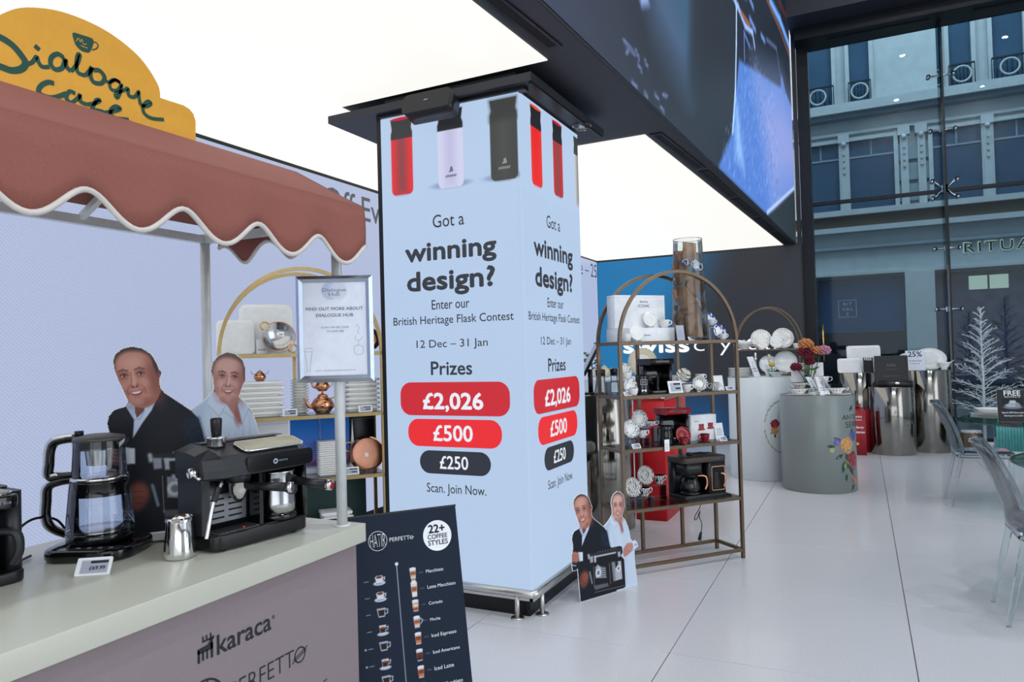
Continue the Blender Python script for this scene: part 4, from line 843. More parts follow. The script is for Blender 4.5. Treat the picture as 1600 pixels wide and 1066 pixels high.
# steel coffee pot
pt = MB().lathe([(.052, .068), (.050, .10), (.046, .175), (.047, .192), (.05, .196), (.044, .198)], (.235, .045, 0), 36).build('coffee_pot', 'steel', e_)
MB().lathe([(.0, .05), (.05, .05), (.054, .056), (.053, .068)], (.235, .045, 0), 36).build('pot_base', 'black_gloss', pt)
MB().rbox(.232, .262, -.012, .0, .125, .185, .012, 'y', 5).build('handle_block', 'black_plastic', pt)
hn = MB().cyl((.25, -.004, .168), (.30, -.112, .152), .012, .0145, 14).build('pot_handle', 'black_plastic', pt); MB().cyl((.30, -.112, .152), (.306, -.125, .150), .017, .016, 18).build('handle_cap', 'chrome', hn); MB().cyl((.306, -.125, .150), (.3065, -.1265, .15), .0115, .0115, 16).build('cap_badge', 'red_gloss', hn)
# black coffee maker at the left
c_ = thing('coffee_maker', 'black single coffee maker with beige top at the left end of the counter', 'coffee machine', (-1.80, .83, CZ), math.radians(84))
MB().rbox(0, .2, 0, .15, 0, .028, .03, 'z', 5, .005).build('base', 'black_plastic', c_)
MB().rbox(0, .2, .085, .17, .0, .215, .02, 'z', 5).rbox(.165, .2, .02, .17, .0, .21, .014, 'z', 4).rbox(0, .035, .02, .17, .0, .21, .014, 'z', 4).build('body', 'dark_grey', c_)
MB().rbox(0.0, .188, -.012, .15, .175, .207, .04, 'z', 6, .006).build('head', 'black_gloss', c_); MB().rbox(.01, .178, -.002, .10, .2072, .2115, .035, 'z', 6).build('panel_rim', 'chrome', c_); MB().rbox(.014, .174, .002, .096, .2115, .213, .032, 'z', 6).build('top_panel', 'beige_panel', c_)
lettering('mod eco', 'ink_soft', frame((.16, -.0125, .188), (1, 0, 0), (0, 0, 1)), size=.012, align='RIGHT', parent=c_)
ptt = MB().lathe([(0, .03), (.045, .03), (.048, .04), (.042, .12), (.044, .13)], (.1, .04, 0), 28).build('coffee_pot', 'black_plastic', c_); MB().tube(smooth_path([(.135, .02, .125), (.165, -.02, .12), (.17, -.025, .08), (.16, -.015, .05)], 5), .013, 10, flat=.7).build('pot_handle', 'dark_grey', ptt)
# electronic price label, cables and a flat tray
def price_tag(name, label, loc, rz, w=.05, h=.03, tilt=35, text=None, group='shelf edge price labels'):
    t = thing(name, label, 'price label', loc, rz, group)
    R_ = Matrix.Rotation(math.radians(-tilt), 4, 'X')
    MB(R_).rbox(-w / 2, w / 2, -.0, .005, 0, h, .003, 'y', 3).build('case', 'card_white', t)
    s_ = MB(R_).box(-w * .36, w * .42, -.0006, 0, h * .12, h * .84).build('display', 'display_grey', t)
    MB(R_).box(-w * .1, w * .4, -.0009, -.0006, h * .66, h * .8).build('title_bar', 'ink', s_)
    T = R_ @ frame((w * .12, -.0008, h * .3), (1, 0, 0), (0, 0, 1))
    if text: lettering(text, 'ink', T, width=w * .45, parent=s_, ext=.0004, bold=.02)
    else: MB(R_).box(w * .0, w * .36, -.0009, -.0006, h * .3, h * .44).build('price_bar', 'ink', s_)
    MB().prism([(0, 0), (.022, 0), (.012, .015)], -w * .3, w * .3, 'x').build('stand', 'card_white', t)
    return t
price_tag('price_label', 'white electronic price label in front of the tea maker', (-1.665, 1.105, CZ + .001), math.radians(35), .078, .045, 38, '£69.99')
cable('power_cable', 'black cable looping behind the tea maker handles', [(-1.93, 1.04, CZ + .005), (-1.96, 1.09, .965), (-1.975, 1.15, 1.0), (-1.985, 1.22, .985), (-1.985, 1.26, .93), (-1.96, 1.28, CZ + .006)], .0035)
cable('power_cable', 'black cable lying flat left of the tea maker base', [(-1.90, 1.045, CZ + .006), (-1.955, 1.11, CZ + .005), (-1.98, 1.15, CZ + .005)], .0035)
cable('power_cable', 'black cable between the tea maker and the milk jug', [(-1.80, 1.36, CZ + .004), (-1.775, 1.385, CZ + .004), (-1.735, 1.39, CZ + .004), (-1.70, 1.40, CZ + .004)], .003)
tg = thing('serving_tray', 'small dark glossy tray lying at the back of the counter', 'tray', (-2.03, 1.0, CZ + .0005), .25)
MB().rbox(-.06, .06, -.1, .1, 0, .006, .015, 'z', 4).build('tray_base', 'black_gloss', tg); MB().tube([(p[0], p[1], .008) for p in rrect(-.058, .058, -.098, .098, .014, 4)], .003, 6, True).build('rim', 'dark_grey', tg)
# ------------------------------------------------------------------ menu board beside the counter
M('menu_navy', '162234', .45, 0, .03, 80, spec=.2)
xd = Vector((.637, .771, 0)).normalized(); dn = Vector((.168, -.139, -.976)).normalized(); dn = (dn - xd * dn.dot(xd)).normalized()
BW, BH = .47, .871
TRc = Vector((-1.369, 2.303, .85)); BL = TRc - xd * BW + dn * BH
mb_ = thing('menu_board', 'navy coffee menu board with 22+ coffee styles leaning beside the counter', 'menu board', BL)
Tb = frame((0, 0, 0), xd, -dn)
MB(Tb).box(0, BW, 0, BH, -.012, -.001).build('panel', 'menu_navy', mb_)
cv = Canvas(BW, BH, 235, 435, (22, 34, 52))
def glass(u, v, kind):
    W_ = (214, 220, 230)
    if kind == 'cup': cv.ell(u, v - .012, .021, .007, W_, .2); cv.ell(u, v - .012, .014, .004, (150, 160, 176), .3); cv.poly([(u - .014, v + .008), (u + .014, v + .008), (u + .010, v - .011), (u - .010, v - .011)], W_, .001); cv.ell(u, v + .008, .014, .006, W_, .1); cv.ell(u, v + .008, .011, .0045, (112, 58, 36), .2); cv.line([(u + .013, v + .004), (u + .02, v + .006), (u + .018, v - .002), (u + .011, v - .005)], .0025, W_)
    elif kind == 'mug': cv.poly([(u - .016, v + .014), (u + .014, v + .014), (u + .011, v - .015), (u - .011, v - .015)], (190, 200, 214), .001, .9); cv.poly([(u - .012, v + .008), (u + .011, v + .008), (u + .009, v - .011), (u - .009, v - .011)], (44, 26, 18), .001); cv.line([(u + .013, v + .01), (u + .022, v + .008), (u + .021, v - .004), (u + .011, v - .007)], .0028, (190, 200, 214))
    elif kind == 'shot': cv.ell(u, v - .015, .02, .006, (190, 200, 214), .2); cv.poly([(u - .012, v + .013), (u + .012, v + .013), (u + .009, v - .014), (u - .009, v - .014)], (200, 206, 214), .001); cv.poly([(u - .01, v + .004), (u + .01, v + .004), (u + .008, v - .011), (u - .008, v - .011)], (60, 32, 22), .001); cv.ell(u, v + .005, .01, .003, (170, 96, 56), .2); cv.line([(u + .011, v + .006), (u + .019, v + .007), (u + .017, v - .003), (u + .01, v - .004)], .0025, (190, 200, 214))
    else:
        t = .018 if kind != 'tall' else .024
        cv.poly([(u - .0115, v + t), (u + .0115, v + t), (u + .0085, v - t), (u - .0085, v - t)], (206, 210, 216), .001)
        lo, hi = {'macc': ((206, 186, 170), (150, 84, 54)), 'tall': ((226, 216, 204), (150, 80, 50)), 'cort': ((150, 76, 44), (226, 204, 180)), 'iced': ((196, 120, 76), (120, 56, 34)), 'dark': ((74, 34, 24), (96, 50, 36))}[kind if kind in ('macc', 'tall', 'cort', 'dark') else 'iced']
        cv.poly([(u - .010, v + t * .5), (u + .010, v + t * .5), (u + .0082, v - t * .85), (u - .0082, v - t * .85)], lo, .001); cv.poly([(u - .0098, v + t * .4), (u + .0098, v + t * .4), (u + .0088, v - t * .25), (u - .0088, v - t * .25)], hi, .003)
        cv.ell(u, v + t, .0115, .003, (226, 228, 230), .2)
        if kind == 'tall': cv.ell(u, v + t + .004, .008, .007, (236, 226, 216), .3); cv.ell(u, v + t + .01, .003, .004, (180, 110, 90), .4)
for i, kd in enumerate(('macc', 'tall', 'cort', 'macc', 'iced', 'dark', 'iced', 'iced')): glass(.289, .652 - .0541 * i, kd)
cv.line([(.301, .652 - .162 + .012), (.31, .494), (.302, .482)], .0025, (206, 210, 216))
for i, kd in enumerate(('cup', 'cup', 'mug', 'shot', 'mug', 'shot', 'mug', 'mug')): glass(.168, .650 - .0541 * i, kd)
cv.line([(.2335, .693), (.2345, .05)], .002, (214, 220, 230)); cv.ell(.2335, .693, .006, .006, (225, 230, 238), .2)
for i in range(10):
    cv.line([(.311, .653 - .0541 * i), (.326, .653 - .0541 * i)], .0016, (150, 160, 178)); cv.line([(.115, .648 - .0541 * i), (.13, .648 - .0541 * i)], .0016, (150, 160, 178))
link('print', cv.mesh('print', 'print_matt', Tb), mb_)
MB(Tb).box(-.002, BW + .002, BH - .004, BH + .002, -.014, .001).build('top_edge', 'dark_grey', mb_)
TT = lambda u, v: Tb @ Matrix.Translation((u, v, .0006))
flat(circ(.391, .771, .0535, 40), Tb, 'card_white', mb_, 'disc', .0008)
lettering('22+', 'menu_navy', TT(.39, .782), width=.06, parent=mb_, bold=.03); lettering('COFFEE', 'menu_navy', TT(.391, .761), width=.074, parent=mb_, bold=.02); lettering('STYLES', 'menu_navy', TT(.391, .739), width=.074, parent=mb_, bold=.02)
ringflat(.173, .779, .032, .0335, Tb, 'card_white', mb_, 'logo_ring'); lettering('HATIR', 'card_white', TT(.173, .757), width=.054, height=.044, parent=mb_, bold=-.02); lettering('PERFETT', 'card_white', TT(.2145, .771), width=.073, align='LEFT', parent=mb_, bold=-.004); ringflat(.295, .7765, .0045, .006, Tb, 'card_white', mb_, 'logo_ring'); strokes([[(.287, .775), (.304, .778)]], .0012, Tb, 'card_white', mb_, 'logo_stroke', .0006)
for i, t in enumerate(('Macchiato', 'Latte Macchiato', 'Cortado', 'Mocha', 'Iced Espresso', 'Iced Americano', 'Iced Latte', 'Iced Macchiato')):
    lettering(t, 'card_white', TT(.337, .648 - .0541 * i), width=len(t) * .0068 + .003, align='LEFT', parent=mb_)
for i in (4, 5): lettering('o', 'card_white', TT(.105, .645 - .0541 * i), size=.014, parent=mb_)
MB().tube([Tb @ Vector((BW / 2, BH * .9, -.012)), Tb @ Vector((BW / 2, BH * .9, -.012)) + Vector((-.10, .085, -.4)), Vector((Tb @ Vector((BW / 2, 0, 0)))) + Vector((-.34, .28, .006))], .01, 6).build('strut', 'black_metal', mb_)

# ------------------------------------------------------------------ arched metal shelves
def arch_shelf(label, loc, rz, W, D, tiers, ra, mat, mids=(), r=.0105):
    s = thing('arched_shelf', label, 'shelf', loc, rz, 'arched metal display shelves')
    top = tiers[0]
    def bar(n_, a, b_): return MB().tube([a, b_], r * 1.35, 4).build(n_, mat, s)
    for y in (0, D):
        cxa = W / 2; path = [(0, y, 0), (0, y, top)] + [(cxa - W / 2 * math.cos(t), y, top + ra * math.sin(t)) for t in [PI * i / 32 for i in range(1, 32)]] + [(W, y, top), (W, y, 0)]
        MB().tube(path, r * 1.35, 4).build('arch_frame', mat, s)
        for x in (0, W): MB().lathe([(.012, 0), (.012, .006)], (x, y, -.001), 10).build('foot', 'black_plastic', s)
    for z in list(tiers) + [.055]:
        for y in (0, D): bar('rail', (0, y, z), (W, y, z))
        for x in (0, W): bar('rail', (x, 0, z), (x, D, z))
    for x in mids: bar('back_post', (x, D, .055), (x, D, top))
    for z in tiers: MB().box(.012, W - .012, .012, D - .012, z + .006, z + .012).build('glass_shelf', 'clear_glass', s)
    return s
RZ = math.radians(48.5)
BO = Vector((-1.353, 4.325, 0)); GO = Vector((-3.137, 2.818, 0))
TB_ = (1.45, 1.11, .775, .40); TG_ = (1.43, 1.075, .715, .36)
arch_shelf('arched bronze display shelf stocked with cups and coffee makers, standing free on the tiles', BO, RZ, .905, .27, TB_, .46, 'bronze', (.3, .62))
arch_shelf('arched gold display shelf with white dishes and copperware behind the coffee stall', GO, RZ, .89, .27, TG_, .49, 'gold', (.42,))
TP = .0125
def SB(x, y, t=None, dz=0): v = BO + Matrix.Rotation(RZ, 3, 'Z') @ Vector((x, y, 0)); return (v.x, v.y, (TB_[t] + TP if t is not None else 0) + dz)
def SG(x, y, t=None, dz=0): v = GO + Matrix.Rotation(RZ, 3, 'Z') @ Vector((x, y, 0)); return (v.x, v.y, (TG_[t] + TP if t is not None else 0) + dz)

# ------------------------------------------------------------------ crockery kit
pattern_mat('pat_leaf', 'e9eaea', '28474f', 'leaf', 130, .42); pattern_mat('pat_swirl', 'ecebe8', '20222a', 'swirl', 34, .5); pattern_mat('pat_stripe', 'efeeea', '222226', 'stripe', 42, .42)
pattern_mat('pat_zig', 'efeeea', '22232a', 'swirl', 40, .45); pattern_mat('pat_dots', 'f0efec', '2a2a30', 'dots', 110, .28); pattern_mat('pat_blue', 'e6ebf4', '2f4f9a', 'noise', 46, .5); pattern_mat('pat_flower', 'f0efeb', '37486a', 'dots', 34, .22); pattern_mat('pat_plaid', 'a8202c', '3c1018', 'diag', 30, .3); pattern_mat('pat_band', 'efece6', '8a6a4a', 'diag', 16, .35)
M('kraft', '9a755a', .8, 0, .2, 22, .8, bscale=30); M('rim_dark', '2b2e36', .3); M('inside', 'e9e9e6', .25)
def cup(name, label, loc, rz=0, r=.032, h=.055, mat='china', group=None, cat='cup', flare=.85):
    c = thing(name, label, cat, loc, rz, group)
    MB().lathe([(0, 0), (r * flare * .7, 0), (r * flare * .75, .003), (r * flare, h * .35), (r, h)], n=24, cap=False).build('bowl', mat, c)
    MB().lathe([(r, h), (r * .95, h), (r * flare * .93, h * .35), (0, h * .12)], n=24).build('inside', 'inside', c)
    MB().tube(smooth_path([(r * .95, 0, h * .82), (r * 1.5, 0, h * .85), (r * 1.55, 0, h * .5), (r * .9, 0, h * .28)], 5), .0035, 8).build('handle', mat, c)
    return c
def dish_up(name, label, loc, rz, r, mat='china', well='china', tilt=70, group=None, cat='plate', sx=1):
    """round plate stood up on its rim, facing local -y"""
    p = thing(name, label, cat, loc, rz, group); t = math.radians(tilt)
    T = Matrix.Translation((0, 0, r * math.sin(t) + .003)) @ Matrix.Rotation(t, 4, 'X')
    MB(T).lathe([(0, -.006), (r * .6, -.006), (r, .006), (r, .009), (r * .62, -.002), (0, -.003)], n=32, sx=sx).build('rim', mat, p)
    MB(T).lathe([(0, -.0016), (r * .52, -.0016), (r * .54, -.0026)], n=28, sx=sx).build('well', well, p)
    q_ = r * math.cos(t); MB().tube([(-r * .4, -q_ - .004, .014), (-r * .4, -q_ + .004, .003), (-r * .4, q_ * .6 + .012, .003), (-r * .2, q_ + .014, r * .9), (r * .2, q_ + .014, r * .9), (r * .4, q_ * .6 + .012, .003), (r * .4, -q_ + .004, .003), (r * .4, -q_ - .004, .014)], .0022, 6).build('easel', 'acrylic', p)
    return p
def riser(label, loc, rz, w, d, h, group='clear acrylic risers'):
    b_ = thing('acrylic_riser', label, 'riser', loc, rz, group)
    MB().box(-w / 2, w / 2, -d / 2, d / 2, h - .004, h).build('top', 'acrylic', b_)
    for s_ in (-1, 1): MB().box(s_ * (w / 2 - .002) - .002, s_ * (w / 2 - .002) + .002, -d / 2, d / 2, 0, h - .0042).build('side', 'acrylic', b_)
    return b_
def carton(name, label, loc, rz, w, d, h, mat='card_white', cat='box', group=None, text=None):
    b_ = thing(name, label, cat, loc, rz, group)
    MB().rbox(-w / 2, w / 2, -d / 2, d / 2, 0, h * .995, .002, 'z', 1, .0015).build('body', mat, b_); MB().box(-w / 2 - .0006, w / 2 + .0006, -d / 2 - .0006, d / 2 + .0006, h * .93, h * .933).build('lid_seam', 'ink_soft', b_)
    if text:
        for t, x, z, wd in text: lettering(t, 'ink', frame((x, -d / 2 - .0004, z), (1, 0, 0), (0, 0, 1)), width=wd, parent=b_)
    return b_
def card(name, label, loc, rz, w, h, mat='card_white', tilt=15, cat='card', lines=3):
    c = thing(name, label, cat, loc, rz); R_ = Matrix.Rotation(math.radians(-tilt), 4, 'X')
    MB(R_).box(-w / 2, w / 2, 0, .002, 0, h).build('sheet', mat, c); MB().prism([(.001, 0), (h * .3, 0), (h * math.sin(math.radians(tilt)) * .7 + .002, h * .68)], -w * .06, w * .06, 'x').build('strut', 'acrylic', c)
    for i in range(lines): MB(R_).box(-w * .36, w * (.36 - .1 * (i % 2)), -.0006, 0, h * (.25 + .12 * i), h * (.29 + .12 * i)).build('print_line', 'ink_soft', c)
    return c
# ------------------------------------------------------------------ bronze shelf, top tier
carton('gift_box', 'lower white gift box lying under the taller box on the bronze shelf top', SB(.262, .165, 0), RZ, .43, .15, .088, text=(('karaca', .0, .035, .05),), group='white crockery gift boxes')
carton('gift_box', 'taller white gift box stacked on another box at the bronze shelf top', SB(.245, .185, 0, .089), RZ, .385, .10, .215, text=(('karaca', .03, .165, .06), ('ICONIC', .03, .135, .09)), group='white crockery gift boxes')
MATS['china_rim'] = MATS['china']
dish_up('dinner_plate', 'white plate with thin dark rim standing on the lower gift box', SB(.30, .115, 0, .0895), RZ, .052, 'china', 'china', 72, 'white plates on the bronze shelf')
dish_up('dinner_plate', 'white plate with thin dark rim standing before the gift boxes', SB(.155, .05, 0), RZ, .052, 'china', 'china', 72, 'white plates on the bronze shelf')
cup('coffee_cup', 'white cup with tiny flower motifs on the lower gift box', SB(.415, .115, 0, .0895), RZ, .036, .05, 'china')
cup('coffee_cup', 'plain white cup with dark wire handle before the gift boxes', SB(.075, .04, 0), RZ + .6, .036, .05, 'china')
card('info_card', 'grey info card leaning against the tall glass vase', SB(.485, .03, 0), RZ, .06, .1, 'display_grey', 8, lines=4)
v = thing('glass_vase', 'tall tapered glass vase filled with kraft coffee bags on the bronze shelf', 'vase', SB(.625, .12, 0), RZ)
MB().lathe([(0, .004), (.118, .004), (.122, .02), (.095, .68)], n=36, cap=False).build('wall', 'clear_glass', v); MB().lathe([(0, 0), (.12, 0), (.122, .012), (0, .014)], n=36).build('base', 'clear_glass', v); MB().tube([(.095 * math.cos(a), .095 * math.sin(a), .68) for a in [2 * PI * i / 36 for i in range(36)]], .002, 6, True).build('lip', 'acrylic', v)
rb = random.Random(5)
SPOT = (('standing at the bottom front with a round stamp', .0, -.045, .016, .0, .1), ('lying at the bottom left', -.055, .02, .02, .5, .3), ('wedged at the bottom right', .055, .03, .03, -.4, .25), ('leaning in the lower middle', .0, .01, .16, .7, .5), ('slanted across the middle', -.02, -.02, .24, -.5, .6), ('slanted in the upper middle', .015, .015, .32, .6, .6), ('tucked below the blue plates', -.02, .02, .40, -.2, .35), ('standing at the very top with a round stamp', .005, .0, .505, .05, .06), ('lying flat at the lower right', .03, .02, .1, -.9, .9), ('lying flat at the middle left', -.03, -.01, .19, .9, .9), ('upright at the top left', -.035, .03, .47, .3, .05))
for i, (tx_, x, y, z, rot, tl) in enumerate(SPOT):
    p_ = SB(.625 + x, .12 + y, 0, z); b_ = thing('coffee_bag', 'kraft coffee bag ' + tx_ + ' of the vase', 'bag', p_, RZ + rot * .4, 'kraft coffee bags in the tall vase')
    R_ = Matrix.Rotation(tl * (1 if i % 2 else -1), 4, 'Y'); w_, d_, h_ = .062, .026, (.15 if i in (0, 7) else .13); m = MB(R_); V = []; n_ = 10
    for k in range(7):
        t = k / 6; ww = w_ * (1 - .12 * t) * rb.uniform(.92, 1.05); dd = d_ * (1 - .75 * t ** 2)
        for a in range(n_): an = 2 * PI * a / n_; V.append((ww * math.copysign(abs(math.cos(an)) ** .5, math.cos(an)) + rb.uniform(-.003, .003), dd * math.copysign(abs(math.sin(an)) ** .6, math.sin(an)) + rb.uniform(-.003, .003), h_ * t))
    m.add(V, [(k * n_ + a, k * n_ + (a + 1) % n_, (k + 1) * n_ + (a + 1) % n_, (k + 1) * n_ + a) for k in range(6) for a in range(n_)] + [tuple(range(n_))[::-1], tuple(range(6 * n_, 7 * n_))], True); m.build('pouch', 'kraft', b_)
    MB(R_).box(-w_ * .82, w_ * .82, -.005, .005, h_ - .006, h_ + .006).build('folded_top', 'kraft', b_)
    if i in (0, 7): ringflat(0, h_ * .5, .017, .0195, R_ @ frame((0, -d_ - .003, 0), (1, 0, 0), (0, 0, 1)), 'ink_grey', b_, 'stamp'); strokes([[(-.006, h_ * .43), (-.006, h_ * .57)], [(0, h_ * .41), (0, h_ * .59)], [(.006, h_ * .43), (.006, h_ * .57)]], .002, R_ @ frame((0, -d_ - .003, 0), (1, 0, 0), (0, 0, 1)), 'ink_grey', b_, 'stamp_letters')
dish_up('saucer', 'blue and white saucer inside the top of the tall glass vase', SB(.655, .07, 0, .455), RZ, .045, 'pat_blue', 'china', 65, 'blue and white saucers'); cup('coffee_cup', 'small white cup with blue print inside the top of the tall glass vase', SB(.575, .085, 0, .5), RZ, .026, .04, 'pat_blue')
dish_up('saucer', 'blue and white saucer, upper one on the stand right of the tall vase', SB(.795, .14, 0, .09), RZ, .05, 'pat_blue', 'china', 72, 'blue and white saucers'); dish_up('saucer', 'blue and white saucer, lower one in front right of the tall vase', SB(.815, .06, 0, .005), RZ, .05, 'pat_blue', 'china', 72, 'blue and white saucers')
riser('clear acrylic riser carrying the upper blue saucer right of the tall vase', SB(.795, .16, 0), RZ, .08, .06, .088)
cup('coffee_cup', 'white cup with blue motif hung before the upper blue saucer', SB(.80, .115, 0, .1), RZ, .026, .04, 'china_blue'); cup('coffee_cup', 'white cup with blue motif before the lower blue saucer', SB(.822, .03, 0), RZ, .026, .04, 'china_blue')
price_tag('price_label', 'electronic price label below the tall glass vase', SB(.56, .012, 0), RZ, .05, .028)
# ------------------------------------------------------------------ bronze shelf, second tier
riser('clear acrylic riser at the back left of the second tier', SB(.08, .2, 1), RZ, .12, .09, .085)
dish_up('saucer', 'patterned silver saucer with a white cup, upper one at second tier left', SB(.105, .12, 1, .1), RZ, .052, 'pat_leaf', 'china', 72, 'silver saucers on the second tier'); riser('clear acrylic riser under the upper silver saucer', SB(.11, .125, 1), RZ, .08, .05, .098)
dish_up('saucer', 'patterned silver saucer with a white cup, lower one at second tier left', SB(.1, .05, 1), RZ, .052, 'pat_leaf', 'china', 72, 'silver saucers on the second tier')
cup('coffee_cup', 'round white cup before the upper silver saucer', SB(.11, .095, 1, .1), RZ + 2.5, .03, .045, 'china'); cup('coffee_cup', 'round white cup before the lower silver saucer', SB(.105, .02, 1), RZ + 2.5, .03, .045, 'china')
price_tag('price_label', 'electronic price label before the silver saucers', SB(.062, .012, 1), RZ, .055, .03)
def turkish_maker(label, loc, rz, body, lidm, sc=1, plate=False):
    m = thing('coffee_maker', label, 'coffee machine', loc, rz); m.scale = (sc,) * 3
    MB().rbox(-.085, .085, -.085, .075, 0, .02, .02, 'z', 5, .004).build('base', body, m); MB().rbox(-.085, .085, .0, .075, .02, .2, .02, 'z', 5).rbox(.06, .085, -.07, .01, .02, .19, .01, 'z', 4).build('body', body, m)
    MB().rbox(-.09, .09, -.085, .08, .185, .225, .02, 'x', 5).build('head', lidm, m); MB().box(-.05, .05, -.0865, -.085, .2, .212).build('front_strip', 'black_gloss', m)
    MB().lathe([(.012, 0), (.012, .012), (.009, .014)], (0, -.02, .02), 16).build('burner', 'steel', m)
    return m
turkish_maker('black coffee maker with flat lid in the middle of the second tier', SB(.345, .13, 1), RZ, 'black_gloss', 'black_plastic', 1)
def coffee_pot(label, loc, rz, hm, tagl=None):
    p = thing('coffee_pot', label, 'pot', loc, rz)
    MB().lathe([(0, 0), (.046, 0), (.048, .006), (.044, .07), (.041, .105), (.044, .125), (.041, .125), (.038, .1), (0, .02)], n=28).build('body', 'black_gloss', p)
    MB().tube(smooth_path([(.042, 0, .115), (.085, 0, .12), (.105, 0, .1), (.1, 0, .03)], 6), .0095, 10, flat=.7).build('handle', hm, p)
    return p
cp_ = coffee_pot('black coffee pot with pale label standing before the black coffee maker', SB(.19, .055, 1), RZ - .3, 'black_plastic')
Tl = frame((0, -.046, .02), (1, 0, 0), (0, 0, 1)); flat([(-.016, .0), (.016, .0), (.016, .012), (-.016, .012)], Tl, 'card_white', cp_, 'label'); strokes([[(-.022, .045), (.022, .045), (.022, .075), (-.022, .075), (-.022, .045)], [(-.012, .06), (.012, .06)]], .003, Tl, 'display_grey', cp_, 'printed_frame')
price_tag('price_card', 'large electronic price card before the black coffee maker', SB(.43, .025, 1), RZ, .105, .08, 15, group='shelf edge price labels')
cup('coffee_cup', 'white mug with fine black stripes at the back of the second tier', SB(.49, .16, 1, .06), RZ, .036, .05, 'pat_stripe'); riser('clear acrylic riser under the striped mug and saucers', SB(.545, .17, 1), RZ, .2, .07, .058); riser('clear acrylic riser under the speckled cup', SB(.72, .17, 1), RZ, .11, .07, .058)
for k, (dx, lb) in enumerate(((0, 'front'), (.022, 'back'))): dish_up('saucer', 'black and gold striped saucer, %s of the pair on the second tier riser' % lb, SB(.575 + dx, .15 + dx * .9, 1, .06), RZ - .35, .046, 'pat_band', 'pat_stripe', 76, 'striped saucers')
cup('coffee_cup', 'white cup with small speckles on the second tier riser', SB(.715, .15, 1, .06), RZ, .032, .052, 'pat_dots'); cup('coffee_cup', 'white cup with black dots at the front of the second tier', SB(.53, .05, 1), RZ, .032, .052, 'pat_dots')
for k, (dx, lb) in enumerate(((0, 'front'), (.025, 'back'))): dish_up('saucer', 'black zigzag saucer, %s one at the front of the second tier' % lb, SB(.635 + dx, .055 + dx, 1), RZ - .3, .05, 'pat_zig', 'china', 74, 'zigzag saucers')
cup('coffee_cup', 'white mug with bold black zigzags at second tier right', SB(.755, .05, 1), RZ + 3.0, .033, .055, 'pat_zig'); card('brand_card', 'white card with round monogram at second tier right', SB(.815, .07, 1), RZ, .075, .1, 'card_white', 12, lines=2); price_tag('price_label', 'electronic price label at the right end of the second tier', SB(.855, .012, 1), RZ, .06, .03)
# ------------------------------------------------------------------ bronze shelf, third tier
riser('tall clear acrylic riser at third tier back left', SB(.265, .175, 2), RZ, .17, .08, .105); riser('low clear acrylic riser at third tier front left', SB(.15, .09, 2), RZ, .17, .08, .055)
dish_up('saucer', 'teal leaf patterned saucer on the tall riser of the third tier', SB(.235, .17, 2, .107), RZ, .06, 'pat_leaf', 'china', 74, 'teal leaf saucers'); dish_up('saucer', 'teal leaf patterned saucer on the low riser of the third tier', SB(.115, .085, 2, .057), RZ, .06, 'pat_leaf', 'china', 74, 'teal leaf saucers')
cup('coffee_cup', 'wide teal leaf cup on the tall riser of the third tier', SB(.315, .16, 2, .107), RZ, .04, .045, 'pat_leaf'); cup('coffee_cup', 'teal leaf cup on the low riser of the third tier', SB(.195, .075, 2, .057), RZ, .03, .05, 'pat_leaf')
price_tag('price_label', 'electronic price label at the front left of the third tier', SB(.115, .014, 2), RZ, .062, .034)
turkish_maker('black and red coffee maker in the middle of the third tier', SB(.47, .14, 2), RZ, 'black_gloss', 'red_gloss', 1.02)
cp_ = coffee_pot('black coffee pot with red handle at the front of the third tier', SB(.36, .055, 2), RZ + 2.7, 'red_gloss')
tg_ = thing('swing_tag', 'white paper swing tag hanging over the third tier edge', 'tag', SB(.315, -.018, 2, -.03), RZ); MB().box(-.018, .018, -.001, 0, 0, .075).build('sheet', 'card_white', tg_)
for i in range(4): MB().box(-.012, .010, -.0014, -.001, .012 + i * .011, .015 + i * .011).build('print_line', 'ink_soft', tg_)
MB().tube([(0, 0, .074), (.0, .006, .09), (.01, .02, .1)], .0008, 5).build('string', 'ink', tg_)
dish_up('saucer', 'red tartan saucer leaning on the black and red coffee maker', SB(.475, .035, 2), RZ, .056, 'pat_plaid', 'pat_plaid', 76); cup('coffee_cup', 'red tartan cup standing before the tartan saucer', SB(.462, -.0, 2), RZ, .026, .045, 'pat_plaid')
bx_ = carton('cup_box', 'white retail box printed with red tartan cups on the third tier', SB(.71, .15, 2), RZ, .21, .06, .17, text=(('karaca', -.055, .125, .035),))
for x, z in ((-.02, .075), (.055, .08)): flat([(x - .02, z), (x + .02, z), (x + .022, z + .035), (x - .022, z + .035)], frame((0, -.0308, 0), (1, 0, 0), (0, 0, 1)), 'pat_plaid', bx_, 'printed_cup'); flat(circ(x, z - .002, .032, 24, .007), frame((0, -.0306, 0), (1, 0, 0), (0, 0, 1)), 'red_gloss', bx_, 'printed_saucer')
s_ = thing('saucer', 'flat red tartan saucer under a cup before the retail box', 'plate', SB(.67, .06, 2), RZ); MB().lathe([(0, 0), (.03, 0), (.05, .008), (.05, .01), (.03, .004), (0, .004)], n=28).build('rim', 'pat_plaid', s_); MB().lathe([(0, .0042), (.022, .0042), (.024, .004)], n=20).build('well', 'red_gloss', s_)
cup('coffee_cup', 'red tartan cup standing on the flat tartan saucer', SB(.67, .06, 2, .0055), RZ + 3.1, .032, .045, 'pat_plaid'); card('info_card', 'white recipe card at the right end of the third tier', SB(.83, .1, 2), RZ, .07, .11, 'card_white', 12, lines=4); price_tag('price_label', 'electronic price label at the right end of the third tier', SB(.79, .014, 2), RZ, .06, .034)
